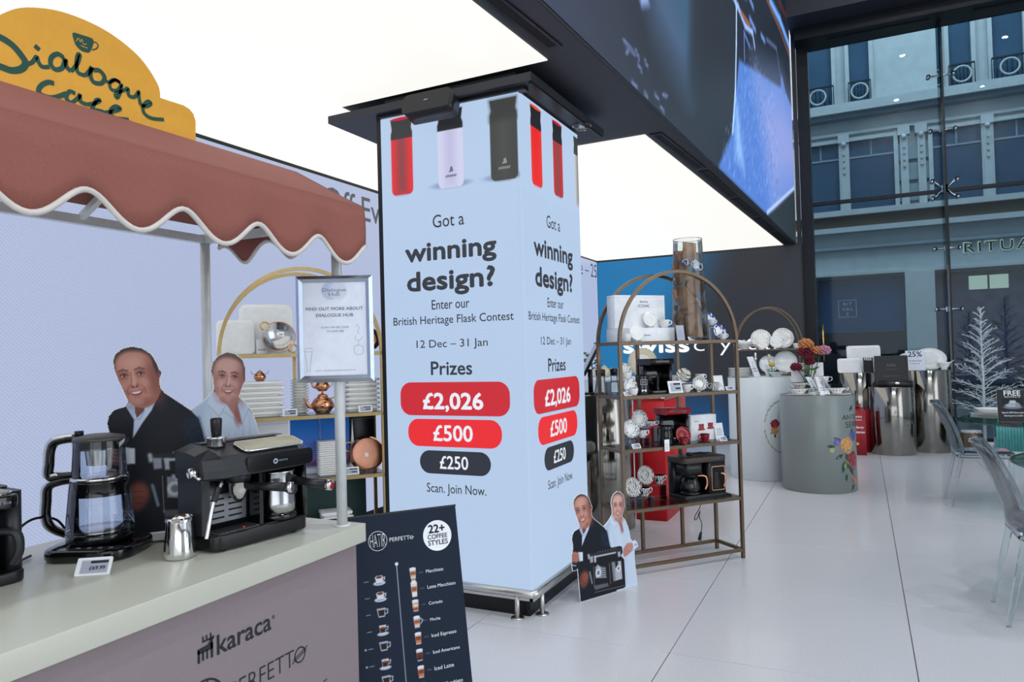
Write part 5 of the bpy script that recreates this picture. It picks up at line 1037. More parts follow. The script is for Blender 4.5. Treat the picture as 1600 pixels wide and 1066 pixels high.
# ------------------------------------------------------------------ bronze shelf, bottom tier
riser('tall clear acrylic riser at bottom tier back left', SB(.31, .18, 3), RZ, .2, .08, .105); riser('low clear acrylic riser at bottom tier front left', SB(.15, .085, 3), RZ, .2, .08, .055)
dish_up('saucer', 'black brush patterned saucer on the tall riser of the bottom tier', SB(.27, .175, 3, .107), RZ, .062, 'pat_swirl', 'pat_swirl', 74, 'black brush saucers'); dish_up('saucer', 'black brush patterned saucer on the low riser of the bottom tier', SB(.115, .085, 3, .057), RZ, .062, 'pat_swirl', 'pat_swirl', 74, 'black brush saucers')
cup('coffee_cup', 'black brush patterned cup on the tall riser of the bottom tier', SB(.375, .165, 3, .107), RZ, .034, .056, 'pat_swirl'); cup('coffee_cup', 'black brush patterned cup on the low riser of the bottom tier', SB(.20, .075, 3, .057), RZ, .034, .056, 'pat_swirl')
M('machine_brown', '3d332f', .4)
m = thing('filter_coffee_machine', 'large black and copper filter coffee machine with glass carafe on the bottom tier', 'coffee machine', SB(.655, .14, 3), RZ); m.scale = (.86, 1, .97)
MB().rbox(-.2, .2, -.1, .1, .0, .03, .03, 'z', 5, .005).build('base', 'black_plastic', m); MB().rbox(.02, .2, -.1, .1, .03, .26, .03, 'z', 5).rbox(-.2, .02, .03, .1, .03, .26, .03, 'z', 4).build('body', 'black_plastic', m)
MB().rbox(-.205, .205, -.105, .105, .245, .285, .04, 'z', 6, .008).build('lid', 'machine_brown', m); MB().rbox(-.18, -.02, -.1, .04, .17, .245, .03, 'z', 5).build('filter_basket', 'black_plastic', m)
MB().rbox(.05, .175, -.104, -.1, .05, .215, .012, 'y', 4).build('niche_rim', 'copper', m); MB().rbox(.055, .17, -.1055, -.1035, .055, .21, .01, 'y', 4).build('niche', 'black_gap', m)
cp2 = MB().lathe([(.04, .06), (.042, .07), (.036, .16), (.038, .17)], (.1, -.088, 0), 24, sy=.55).build('inner_pot', 'black_plastic', m); MB().tube(smooth_path([(.128, -.11, .165), (.15, -.125, .16), (.155, -.125, .11), (.145, -.12, .075)], 5), .008, 8).build('pot_handle', 'copper', cp2)
ca = MB().lathe([(.05, .035), (.075, .05), (.078, .085), (.062, .14), (.05, .152)], (-.1, -.035, 0), 28, cap=False).build('carafe', 'clear_glass', m); MB().lathe([(.052, .15), (.054, .165), (.02, .17), (0, .17)], (-.1, -.035, 0), 24).build('carafe_lid', 'black_plastic', ca); MB().tube(smooth_path([(-.05, -.06, .155), (.005, -.085, .15), (.015, -.09, .1), (.0, -.085, .06)], 5), .009, 8).build('carafe_handle', 'copper', ca); MB().lathe([(.07, .032), (.076, .036), (.076, .05)], (-.1, -.035, 0), 28).build('hot_plate', 'black_gloss', m)
lettering('karaca', 'ink_grey', frame((.11, -.1055, .262), (1, 0, 0), (0, 0, 1)), size=.014, parent=m)
sp = thing('coffee_scoop', 'black measuring scoop lying on the large filter coffee machine', 'scoop', SB(.585, .12, 3, .279), RZ + .1)
MB().lathe([(0, 0), (.02, .002), (.024, .02), (.022, .02), (.0, .006)], n=18).build('bowl', 'black_gloss', sp); MB().tube([(.02, 0, .012), (.1, .0, .01), (.13, 0, .006), (.2, .01, .004)], [.008, .009, .006, .003], 8).build('handle', 'black_plastic', sp)
pc = thing('appliance_cable', 'black power cord with plug hanging under the bottom tier', 'cable', SB(.73, .22, None, .09))
MB().tube(smooth_path([(.008, 0, .31), (.012, 0, .27), (.0, 0, .22), (-.028, -.01, .17), (-.034, -.01, .14), (-.02, 0, .145), (.002, 0, .2), (-.004, 0, .16), (.012, 0, .11), (.004, 0, .05)], 6), .003, 6).build('cord', 'black_plastic', pc); MB().cyl((.004, 0, .055), (-.008, 0, .0), .008, .013, 8).build('plug', 'black_plastic', pc)

# ------------------------------------------------------------------ gold shelf
def sq_dish(label, loc, rz, w, h, tilt, group=None):
    d = thing('square_platter', label, 'platter', loc, rz, group); T = Matrix.Rotation(math.radians(-tilt), 4, 'X')
    MB(T).rbox(-w / 2, w / 2, 0, .012, 0, h, w * .14, 'y', 6, .004).build('rim', 'china', d); MB(T).rbox(-w * .43, w * .43, -.0015, .004, h * .07, h * .93, w * .1, 'y', 6).build('well', 'white_matt', d)
    return d
sq_dish('large white square platter standing at the back of the gold shelf top', SG(.262, .21, 0), RZ, .3, .295, 8, 'white platters on the gold shelf'); sq_dish('smaller white square platter standing at the left of the gold shelf top', SG(.09, .15, 0), RZ, .205, .2, 10, 'white platters on the gold shelf')
pn = thing('copper_pan', 'shiny round hammered pan with gold loop handles on the gold shelf top', 'pan', SG(.32, .1, 0), RZ); T = Matrix.Translation((0, .0, .092)) @ Matrix.Rotation(math.radians(74), 4, 'X')
MB(T).lathe([(0, -.03), (.075, -.03), (.088, .01), (.092, .012), (.086, .012), (.072, -.026), (0, -.026)], n=36).build('bowl', 'steel', pn); MB(T).tube([(.09 * math.cos(a), .09 * math.sin(a), .012) for a in [2 * PI * i / 36 for i in range(36)]], .003, 6, True).build('lip', 'copper', pn)
for a in (2.4, -.75): c0 = Vector((.1 * math.cos(a), .1 * math.sin(a), .0)); MB(T).tube([(c0.x + .024 * math.cos(t), c0.y + .024 * math.sin(t), .005) for t in [2 * PI * i / 16 for i in range(16)]], .005, 8, True).build('loop_handle', 'brass', pn)
carton('gift_box', 'small white printed box behind the shiny pan on the gold shelf', SG(.23, .165, 0), RZ, .06, .05, .085, text=(('karaca', .0, .02, .04),), group='white crockery gift boxes')
dish_up('dinner_plate', 'pink rimmed plate at the right end of the gold shelf top', SG(.845, .17, 0), RZ, .075, 'copper', 'china', 74)
def stack(name, desc, n, fn_loc, mesh_fn, cat, group, parts):
    """n alike pieces lying on one another: one top-level object each"""
    words = ('top', 'second from the top', 'third from the top', 'fourth from the top', 'fifth from the top', 'sixth from the top', 'seventh from the top', 'eighth from the top', 'ninth from the top', 'tenth from the top', 'eleventh from the top', 'twelfth from the top', 'thirteenth from the top', 'fourteenth from the top', 'fifteenth from the top', 'bottom piece')
    ms = mesh_fn()
    for i in range(n):
        loc, rz = fn_loc(n - 1 - i); w_ = 'bottom' if i == n - 1 else words[i]
        o = thing(name, '%s, %s in its stack' % (desc, w_), cat, loc, rz, group)
        for pn_, me in ms: link(pn_, me, o)
def dish_mesh(w, d, h, flip=False):
    a = MB(); a.rbox(-w / 2, w / 2, -d / 2, d / 2, h * .45, h, .012, 'z', 4, .003); a.rbox(-w * .42, w * .42, -d * .42, d * .42, 0, h * .5, .01, 'z', 3)
    b_ = MB().rbox(-w * .45, w * .45, -d * .44, d * .44, h, h + .0006, .01, 'z', 3); return [('rim', a.mesh('rim', 'china')), ('well', b_.mesh('well', 'white_matt'))]
def plate_mesh(r, h):
    a = MB().lathe([(0, 0), (r * .6, 0), (r * .65, h * .2), (r, h * .85), (r, h), (r * .62, h * .4), (0, h * .35)], n=30); return [('rim', a.mesh('rim', 'china')), ('well', MB().lathe([(0, h * .36), (r * .58, h * .37), (r * .6, h * .42)], n=24).mesh('well', 'white_matt'))]
stack('serving_dish', 'white rectangular dish under the small copper teapot', 7, lambda k: (SG(.21 + (.014 if k % 2 else 0), .13, 1, k * .0285), RZ), lambda: dish_mesh(.25, .15, .027), 'dish', 'white dishes stacked on the gold shelf', 2)
stack('dinner_plate', 'white plate left of the copper teapots', 12, lambda k: (SG(.44, .2, 1, k * .0165), RZ), lambda: plate_mesh(.055, .017), 'plate', 'white plates stacked on the gold shelf', 2)
stack('serving_bowl', 'white square bowl at right of the gold shelf', 7, lambda k: (SG(.79, .15, 1, k * .028), RZ), lambda: dish_mesh(.2, .16, .027), 'bowl', 'white bowls stacked on the gold shelf', 2)
stack('side_plate', 'white square plate before the blue boxes', 16, lambda k: (SG(.575, .11, 2, k * .0122), RZ), lambda: dish_mesh(.11, .11, .0118), 'plate', 'white plates stacked before the blue boxes', 2)
stack('serving_dish', 'white dish on the lowest gold tier', 5, lambda k: (SG(.62 + .006 * (k % 2), .12, 3, k * .028), RZ), lambda: dish_mesh(.18, .14, .027), 'dish', 'white dishes on the lowest gold shelf tier', 2)
def teapot(label, loc, rz, r, mat='copper', spout=True, name='copper_teapot'):
    t = thing(name, label, 'teapot', loc, rz)
    MB().lathe([(0, 0), (r * .6, 0), (r * .95, r * .45), (r, r * .8), (r * .75, r * 1.25), (r * .45, r * 1.42), (r * .48, r * 1.5)], n=28).build('body', mat, t); MB().lathe([(r * .48, r * 1.5), (r * .35, r * 1.66), (r * .08, r * 1.72), (r * .1, r * 1.82), (r * .06, r * 1.9), (0, r * 1.92)], n=20).build('lid', mat, t)
    if spout: MB().tube(smooth_path([(-r * .8, 0, r * .55), (-r * 1.25, 0, r * .7), (-r * 1.4, 0, r * 1.15), (-r * 1.65, 0, r * 1.35)], 5), [r * .2] * 5 + [r * .15] * 5 + [r * .1] * 6, 10).build('spout', mat, t); MB().tube(smooth_path([(r * .7, 0, r * 1.25), (r * 1.25, 0, r * 1.35), (r * 1.4, 0, r * .9), (r * .95, 0, r * .5)], 5), r * .08, 8).build('handle', 'brass', t)
    else:
        for s2 in (-1, 1): MB().tube(smooth_path([(s2 * r * .7, 0, r * 1.1), (s2 * r * 1.2, 0, r * 1.25), (s2 * r * 1.45, 0, r * 1.7)], 5), r * .06, 6).build('handle', mat, t)
    return t
teapot('small squat copper pot with side arms on top of the white dishes', SG(.215, .13, 1, 7 * .0285 + .0005), RZ, .034, spout=False, name='copper_pot')
teapot('large copper teapot, lower one of the pair on the gold shelf', SG(.56, .12, 1), RZ, .066); teapot('small copper teapot stacked on the larger copper teapot', SG(.56, .12, 1, .1275), RZ, .042)
price_tag('price_label', 'electronic price label beside the stacked white dishes on the gold shelf', SG(.365, .012, 1), RZ, .08, .04, 20); price_tag('price_label', 'electronic price label before the white square bowls', SG(.79, .012, 1), RZ, .08, .04, 20); price_tag('price_label', 'electronic price label beside the round copper pan', SG(.70, .012, 2), RZ, .09, .045, 20)
def photo_box(label, x0, x1, h):
    c = Canvas(x1 - x0, h, 30, 60, (20, 104, 190)); c.grad(lambda X, Y, k: np.array((24, 108, 194.)) + (np.array((150, 120, 190.)) - np.array((24, 108, 194.))) * np.clip(1.15 - Y / h * 1.4, 0, 1)[..., None]); c.poly([(0, 0), (1, 0), (1, h * .22), (0, h * .22)], (86, 74, 120), .01); c.poly([(0, 0), (1, 0), (1, h * .12), (0, h * .12)], (200, 206, 216), .01)
    for i in range(3): c.line([(0, h * (.2 + .04 * i)), (x1 - x0, h * (.2 + .04 * i))], .004, (150, 60, 100), .8)
    b_ = thing('picture_box', label, 'box', SG((x0 + x1) / 2, .2, 2), RZ, 'boxes with blue dusk pictures'); MB().rbox(-(x1 - x0) / 2, (x1 - x0) / 2, -.03, .03, 0, h, .002, 'z', 1).build('body', 'card_white', b_); link('print', c.mesh('print', 'print_matt', frame((-(x1 - x0) / 2, -.0306, 0), (1, 0, 0), (0, 0, 1))), b_)
photo_box('tall box printed with a blue dusk picture, left one of two', .38, .545, .335); photo_box('tall box printed with a blue dusk picture, right one of two', .55, .72, .335)
carton('gift_box', 'plain white box at third tier left of the gold shelf', SG(.28, .2, 2), RZ, .18, .06, .33, group='white crockery gift boxes'); carton('storage_box', 'black box at the right end of the gold shelf third tier', SG(.80, .215, 2), RZ, .15, .05, .33, 'black_plastic')
to = thing('tower_ornament', 'small white tapering tower ornament beside the round copper pan', 'ornament', SG(.735, .155, 2), RZ); MB().lathe([(.03, 0), (.022, .03), (.012, .12), (.014, .13), (.006, .22), (.001, .31)], n=12).build('spire', 'china', to); MB().lathe([(.032, 0), (.032, .008), (.024, .01)], n=12).build('foot', 'china', to)
pn = thing('copper_pan', 'round copper pan with gold side loop leaning on the gold shelf third tier', 'pan', SG(.812, .09, 2), RZ); T = Matrix.Translation((0, .01, .105)) @ Matrix.Rotation(math.radians(80), 4, 'X')
M('copper_soft', 'd2977c', .36, 1, .08, 14)
MB(T).lathe([(0, .01), (.05, .01), (.088, .0098), (.09, .009), (.1, .0), (.104, -.01), (.104, -.05), (.098, -.05), (0, -.04)], n=36).build('body', 'copper_soft', pn); MB(T).lathe([(.092, .0105), (.102, .0), (.105, -.012)], n=36, cap=False).build('edge_band', 'copper', pn)
for a in (2.7,): MB(T).tube([(.112 * math.cos(a) + .028 * math.cos(t), .112 * math.sin(a) + .028 * math.sin(t), -.03) for t in [2 * PI * i / 16 for i in range(16)]], .005, 8, True).build('loop_handle', 'brass', pn)
MB(T).box(-.018, .004, -.02, .004, .0095, .0115).build('sticker', 'card_white', pn)
cp = teapot('copper pot with a twisted gold handle on the lowest gold shelf tier', SG(.47, .1, 3), RZ, .06)
M('deep_green', '27403f', .6)
carton('storage_box', 'large dark green box at the back of the lowest gold shelf tier', SG(.60, .235, 3), RZ, .44, .05, .32, 'deep_green')
dr = thing('reindeer_ornament', 'tiny gold reindeer ornament on the lowest gold shelf tier', 'ornament', SG(.83, .06, 3, .0), RZ)
MB().ball((0, 0, .042), (.018, .009, .011), 10, 6).cyl((.014, 0, .046), (.022, 0, .066), .006, .005, 8).ball((.025, 0, .07), (.01, .006, .006), 8, 5).build('body', 'brass', dr)
for x, y in ((-.012, -.005), (-.012, .005), (.012, -.005), (.012, .005)): MB().cyl((x, y, 0), (x, y, .038), .0022, .003, 6).build('leg', 'brass', dr)
for s2 in (-1, 1): MB().tube([(.022, s2 * .003, .073), (.018, s2 * .01, .09), (.022, s2 * .013, .105)], .0015, 5).tube([(.018, s2 * .01, .09), (.028, s2 * .011, .1)], .0013, 5).build('antler', 'brass', dr)
# ------------------------------------------------------------------ display behind the bronze shelf
M('mirror_steel', '98958f', .12, 1, .1, 3); M('plinth_white', 'd6dee0', .3, 0, .02, 40, coat=.15); M('plinth_green', '7e8886', .3, 0, .03, 120, coat=.15); M('cream', 'd9d2b8', .5); M('leaf_green', '4a6338', .6, 0, .3, 30); M('leaf_dark', '2f4a35', .6); M('salmon', 'b58a80', .5)
def drum(name, label, x, y, r, h, mat, sy=1, group=None):
    p = thing(name, label, 'plinth', (x, y, 0), 0, group)
    MB().lathe([(r - .006, 0), (r, .004), (r, h - .004), (r - .004, h)], n=64, sy=sy, cap=False).build('side', mat, p); MB().lathe([(r - .0042, h - .001), (0, h)], n=64, sy=sy).build('top', mat, p); MB().lathe([(0, .001), (r - .006, .002)], n=48, sy=sy).build('underside', 'black_gap', p)
    return p
drum('steel_plinth', 'mirror steel drum plinth behind the bronze shelf, carrying the till', -1.93, 5.55, .27, 1.06, 'mirror_steel')
drum('steel_plinth', 'shorter mirror steel drum plinth between the pillar and bronze shelf', -2.02, 4.98, .2, .60, 'mirror_steel')
tl_ = thing('till_screen', 'black tilted till screen on a stand behind the bronze shelf', 'monitor', (-1.99, 5.55, 1.061), .45)
MB().rbox(-.1, .1, -.08, .08, 0, .015, .02).build('base', 'black_plastic', tl_); MB().cyl((0, 0, .01), (0, .02, .2), .02, n=10).build('neck', 'black_plastic', tl_)
T = Matrix.Translation((0, 0, .28)) @ Matrix.Rotation(math.radians(28), 4, 'Y'); MB(T).rbox(-.012, .012, -.14, .14, -.14, .14, .01, 'x', 4).build('screen', 'black_gloss', tl_); MB(T).box(-.02, .0, -.145, .145, .14, .148).build('top_edge', 'grey_plastic', tl_)
ap = thing('white_appliance', 'white rounded kitchen appliance on the shorter steel plinth', 'appliance', (-2.02, 4.98, .601), .4)
MB().rbox(-.16, .16, -.09, .09, .0, .13, .05, 'y', 6, .02).build('body', 'china', ap); MB().rbox(.13, .163, -.04, .04, .04, .1, .02, 'x', 4).build('dial_panel', 'black_gloss', ap); MB().box(-.15, .15, -.08, .08, -.0005, .006).build('foot_plate', 'black_plastic', ap)
for i, (x, y, w_, lb) in enumerate(((-1.86, 5.42, .05, 'nearest the bronze shelf'), (-1.80, 5.58, .04, 'beside the till screen'))):
    b_ = thing('carafe', 'clear glass carafe with black lid ' + lb, 'carafe', (x, y, 1.061)); MB().lathe([(0, 0), (w_, 0), (w_ * 1.05, .02), (w_ * .7, .12), (w_ * .75, .15)], n=20, cap=False).build('glass', 'clear_glass', b_); MB().lathe([(w_ * .75, .15), (w_ * .78, .2), (0, .21)], n=20).build('lid', 'black_plastic', b_)
rp = thing('red_plinth', 'bright red box plinth standing behind the bronze shelf', 'plinth', (-1.60, 6.25, 0)); MB().rbox(-.13, .13, -.4, .4, 0, .99, .003, 'z', 1).build('body', 'red_bright', rp); MB().box(-.135, .135, -.405, .405, .99, 1.005).build('glass_top', 'clear_glass', rp)
pb = thing('table_counter', 'long low white display counter at the back below the blue sign', 'counter', (-2.75, 9.6, 0)); MB().box(-.7, .55, -.25, .25, 0, 1.02).build('body', 'plinth_white', pb); MB().box(-.72, .57, -.27, .27, 1.02, 1.05).build('worktop', 'card_white', pb)
# crockery and a plant on the far counter
for i, (x, lb) in enumerate(((-3.2, 'leftmost on the far white counter'), (-2.95, 'second on the far white counter'), (-2.42, 'rightmost on the far white counter'))): teapot('cream round teapot ' + lb, (x, 9.5, 1.051), .3 * i, .09, 'cream', name='cream_teapot')
dish_up('serving_plate', 'cream oval platter standing on the far white counter', (-2.72, 9.72, 1.051), .3, .2, 'cream', 'china', 76)
fp = thing('potted_plant', 'small leafy green plant in a white pot on the far counter', 'plant', (-3.42, 9.62, 1.051)); MB().lathe([(0, 0), (.06, 0), (.08, .1), (.07, .1), (0, .08)], n=20).build('pot', 'china', fp)
rl = random.Random(2)
for k in range(26):
    a = rl.uniform(0, 2 * PI); h = rl.uniform(.12, .34); r_ = rl.uniform(.02, .15); c = Vector((r_ * math.cos(a), r_ * math.sin(a), h)); s_ = .05; t = Vector((math.cos(a), math.sin(a), rl.uniform(-.3, .8))).normalized(); u = t.orthogonal().normalized()
    MB().add([c - t * s_, c + u * s_ * .5, c + t * s_, c - u * s_ * .5, c + Vector((0, 0, .012))], [(0, 1, 4), (1, 2, 4), (2, 3, 4), (3, 0, 4)], True).build('leaf', 'leaf_green', fp)
MB().cyl((0, 0, .07), (0, 0, .26), .008, .004, 6).build('stem', 'leaf_dark', fp)

# ------------------------------------------------------------------ round plinths with tea sets
wp = drum('white_plinth', 'tall white round plinth with a printed rose oval', -1.0, 8.27, .345, 1.085, 'plinth_white'); gp = drum('green_plinth', 'grey green round plinth lettered antique series with printed flowers', -.415, 7.745, .345, .925, 'plinth_green')
def wrap(o, R, a0, z0):
    me = o.data; n = len(me.vertices); a = np.empty(n * 3); me.vertices.foreach_get('co', a); a = a.reshape(-1, 3); th = a0 + a[:, 0] / R; rr = R + .0008 + a[:, 2]
    b_ = np.stack([rr * np.cos(th), rr * np.sin(th), z0 + a[:, 1]], 1); me.vertices.foreach_set('co', b_.ravel()); me.update()
I4 = Matrix.Identity(4)
A0 = math.radians(-48)
for t, z, w_, x in (('ANTIQUE', .695, .36, 0), ('SERIES', .62, .28, .04)): wrap(lettering(t, 'ink', I4 @ Matrix.Translation((x, 0, 0)), width=w_, height=.055, align='LEFT', parent=gp, bold=-.004, ext=0), .345, A0, z)
gm = MB()
for L in ([(0, .02), (0, .52), (.14, .42), (.14, .02)], [(.3, .06), (.3, .4), (.4, .4), (.4, .06)], [(.76, .02), (.76, .62), (.92, .62), (.92, .02)], [(0, .36), (0, .56), (.92, .78), (.92, .36)], [(.28, .74), (.28, .98), (.4, .98), (.4, .82), (.7, .82), (.74, 1.0), (.86, 1.0), (.86, .74)]): gm.add([(a * .05, b_ * .06, .0) for a, b_ in L], [tuple(range(len(L)))])
wrap(gm.build('goat_logo', 'ink', gp), .345, A0 + .3, .77)
for hx, nm in (('c98e52', 'fl_peach'), ('d8a368', 'fl_peach2'), ('7c2433', 'fl_red'), ('a33848', 'fl_red2'), ('3a56a8', 'fl_blue'), ('7d6ea0', 'fl_lilac'), ('c9b24f', 'fl_yellow'), ('98b08c', 'fl_pale')): M(nm, hx, .5, 0, .2, 60)
def bloom(cx_, cz, r, m1, m2, host, R, a0, nm='printed_flower', k=5):
    for i in range(k):
        a = 2 * PI * i / k; wrap(flat(circ(cx_ + r * .5 * math.cos(a), r * .5 * math.sin(a), r * .6, 12), I4, m1 if i % 2 else m2, host, nm, .0001 * i), R, a0, cz)
    wrap(flat(circ(cx_, 0, r * .45, 12), I4, m2, host, nm, .0008), R, a0, cz)
def leaves(L, m, host, R, a0, z0):
    for x, z, a, s_ in L:
        c, n_ = math.cos(a), math.sin(a); wrap(flat([(x + (p * c - q_ * n_) * s_, z + (p * n_ + q_ * c) * s_) for p, q_ in ((-1, 0), (-.3, .35), (.4, .3), (1, 0), (.4, -.3), (-.3, -.35))], I4, m, host, 'printed_leaf', .00005), R, a0, z0)
leaves([(-.05, .06, 2.6, .05), (-.12, .0, 3.1, .045), (.05, -.12, -1.2, .06), (.0, -.2, -1.8, .06), (.1, -.24, -1, .06), (-.04, -.1, 3.6, .05), (.12, .12, 1.2, .05), (.03, -.3, -1.7, .04), (.12, -.4, -2.2, .04)], 'leaf_dark', gp, .345, A0, .45)
bloom(.05, .455, .075, 'fl_peach', 'fl_peach2', gp, .345, A0); bloom(.13, .30, .085, 'fl_red', 'fl_red2', gp, .345, A0); bloom(-.06, .49, .035, 'fl_blue', 'fl_lilac', gp, .345, A0); bloom(.15, .54, .05, 'fl_lilac', 'fl_blue', gp, .345, A0); bloom(.04, .27, .035, 'fl_pale', 'leaf_green', gp, .345, A0); bloom(-.11, .415, .022, 'fl_yellow', 'fl_pale', gp, .345, A0); bloom(.15, .12, .035, 'fl_red2', 'fl_peach', gp, .345, A0)
W0 = math.radians(-62)
leaves([(.0, .06, 1.5, .025), (-.03, .03, 2.6, .025), (.035, .03, .5, .025), (.0, -.09, -1.5, .03), (-.03, -.06, -2.4, .025)], 'leaf_dark', wp, .345, W0, .57); bloom(.005, .60, .045, 'fl_red', 'fl_red2', wp, .345, W0); bloom(-.003, .53, .038, 'fl_yellow', 'fl_peach', wp, .345, W0)
def ellarc(a, b_): return [(.19 * math.cos(t), .27 * math.sin(t)) for t in np.linspace(a, b_, 24)]
for a, b_ in ((1.5, 2.9), (3.3, 4.7)): wrap(strokes([ellarc(a, b_)], .008, I4, 'fl_pale', wp, 'printed_oval'), .345, W0 + .25, .57); leaves([(.19 * math.cos(t), .27 * math.sin(t), t + 1, .02) for t in np.linspace(a, b_, 7)], 'fl_pale', wp, .345, W0 + .25, .57)
def on(px, x, y, z): return (px[0] + x, px[1] + y, z)
WPc, GPc = (-1.0, 8.27), (-.415, 7.745)
stack('dinner_plate', 'dark rimmed plate on the tall white plinth', 6, lambda k: (on(WPc, -.20, -.12, 1.0855 + k * .017), 0), lambda: plate_mesh(.12, .017), 'plate', 'plates stacked on the tall white plinth', 2)
def stand_plate(label, loc, rz, r, group=None): return dish_up('dinner_plate', label, loc, rz, r, 'pat_flower', 'china', 74, group)
def leaning_card(label, loc, rz, w_, h, tilt=30): return card('brochure', label, loc, rz, w_, h, 'card_white', tilt, 'brochure', 2)
leaning_card('white brochure leaning left on the tall white plinth', on(WPc, -.03, .0, 1.0855), 1.0, .1, .24, 24); leaning_card('white brochure leaning right on the tall white plinth', on(WPc, .1, .02, 1.0855), 1.0, .1, .2, 24)
def tureen(label, loc, r, rz=0, lid=True, mat='pat_flower'):
    t = thing('soup_tureen', label, 'tureen', loc, rz); MB().lathe([(0, 0), (r * .55, 0), (r * .5, r * .15), (r * .6, r * .25), (r, r * .62), (r * 1.02, r * .66)], n=28, cap=False).build('bowl', mat, t); MB().lathe([(r * 1.02, r * .66), (r * .95, r * .66), (0, r * .3)], n=28).build('inside', 'inside', t)
    if lid: MB().lathe([(r * .96, r * .66), (r * .7, r * .9), (r * .15, r * 1.0), (r * .18, r * 1.12), (0, r * 1.16)], n=28).build('lid', 'china', t)
    for s2 in (-1, 1): MB().tube(smooth_path([(s2 * r * .95, 0, r * .6), (s2 * r * 1.15, 0, r * .6), (s2 * r * 1.1, 0, r * .4), (s2 * r * .85, 0, r * .42)], 4), r * .05, 6).build('handle', mat, t)
    return t
tureen('white footed tureen at the right on the tall white plinth', on(WPc, .18, -.12, 1.0855), .085, 0, False); 
for i, (x, y, h, lb) in enumerate(((-.06, .12, .2, 'behind the plates'), (.08, .16, .18, 'beside the tureen'))):
    c_ = thing('candlestick', 'slim silver candlestick %s on the tall white plinth' % lb, 'candlestick', on(WPc, x, y, 1.0855)); MB().lathe([(.04, 0), (.035, .01), (.01, .02), (.012, h * .5), (.008, h * .9), (.02, h)], n=16).build('stem', 'chrome_soft', c_); MB().lathe([(.01, h), (.01, h + .06), (0, h + .062)], n=10).build('candle', 'cream' if i else 'china', c_)
yb = thing('flower_vase', 'small glass with a yellow bloom on the tall white plinth', 'vase', on(WPc, .12, -.0, 1.0855 + .0)); MB().lathe([(0, 0), (.03, 0), (.035, .09)], n=16, cap=False).build('glass', 'tint_glass', yb); MB().ball((0, 0, .13), (.035, .035, .03), 8, 5).build('bloom', 'fl_yellow', yb); MB().cyl((0, 0, .01), (0, 0, .11), .004, n=6).build('stem', 'leaf_green', yb)
# third arched shelf against the end wall
arch_shelf('arched dark bronze shelf with flowered plates against the end wall', (-1.60, 10.62, 0), math.radians(14), .9, .3, (1.37, 1.02, .68, .34), .60, 'bronze', (.45,), .009)
def S3(x, y, z): c, n_ = math.cos(math.radians(14)), math.sin(math.radians(14)); return (-1.60 + x * c - y * n_, 10.62 + x * n_ + y * c, z)
R3 = math.radians(14)
for i, (x, y, r, lb) in enumerate(((.36, .16, .145, 'large left'), (.66, .17, .15, 'large right'), (.37, .08, .085, 'small left'), (.56, .07, .10, 'middle'))): stand_plate('%s white flowered plate on the dark shelf at the end wall' % lb, S3(x, y, 1.383), R3, r, 'flowered plates at the end wall')
tureen('white covered tureen at the left of the dark shelf top', S3(.12, .12, 1.383), .12, R3); cup('tea_cup', 'white flowered cup at the right of the dark shelf top', S3(.83, .1, 1.383), R3, .05, .07, 'pat_flower')
for i, (x, r, lb) in enumerate(((.45, .13, 'left'), (.68, .16, 'right'))): dish_up('dinner_plate', '%s plain grey plate on the second tier of the dark shelf' % lb, S3(x, .14, 1.033), R3, r, 'white_matt', 'china', 76)
# green plinth: bowls, vase of flowers, boxes, cards
GZ = .9255
for k, (lb) in enumerate(('lower', 'upper')): tureen('%s flowered soup bowl of the two stacked on the green plinth' % lb, on(GPc, -.14, -.16, GZ + .012 + k * .055), .085, 0, False)
def flat_plate(label, loc, r, mat='pat_flower'): p = thing('dinner_plate', label, 'plate', loc); MB().lathe([(0, 0), (r * .6, 0), (r, .008), (r, .011), (r * .62, .004), (0, .004)], n=30).build('rim', mat, p); MB().lathe([(0, .0042), (r * .5, .0042), (r * .52, .004)], n=24).build('well', 'china', p)
flat_plate('flat flowered plate under the stacked bowls on the green plinth', on(GPc, -.14, -.16, GZ), .12); flat_plate('flat flowered plate under the gravy bowl on the green plinth', on(GPc, .19, -.08, GZ), .13)
tureen('wide flowered gravy bowl at the right on the green plinth', on(GPc, .19, -.08, GZ + .012), .09, 0, False)
cup('tea_cup', 'flowered tea cup behind the cards on the green plinth', on(GPc, .07, .06, GZ + .1), .3, .05, .075, 'pat_flower'); riser('clear riser under the tea cup on the green plinth', on(GPc, .07, .06, GZ), 0, .12, .1, .098)
cup('tea_cup', 'small flowered cup at the front of the green plinth', on(GPc, -.02, -.2, GZ), 0, .04, .04, 'pat_flower')
carton('gift_box', 'tall white gift box left behind the flowers on the green plinth', on(GPc, -.15, .12, GZ), .2, .16, .1, .31, group='white gift boxes on the green plinth'); carton('gift_box', 'narrow white gift box right behind the flowers on the green plinth', on(GPc, .0, .2, GZ), .2, .12, .08, .31, group='white gift boxes on the green plinth')
for x, y, r_, lb in ((.0, -.02, 1.1, 'left'), (.07, -.12, .5, 'middle'), (.13, -.04, -1.1 + PI, 'right')): leaning_card('white folded brochure, %s of three on the green plinth' % lb, on(GPc, x + .02, y - .03, GZ), r_, .1, .2, 30)
vs_ = thing('flower_vase', 'slim glass vase of orange, pink and crimson blooms on the green plinth', 'vase', on(GPc, -.08, .03, GZ)); MB().lathe([(0, 0), (.035, 0), (.038, .01), (.028, .16), (.032, .19)], n=20, cap=False).build('glass', 'tint_glass', vs_)
M('bl_orange', 'c8824e', .6, 0, .2, 90); M('bl_pink', 'c0829a', .6, 0, .2, 90); M('bl_crimson', '6e1428', .6, 0, .25, 90)
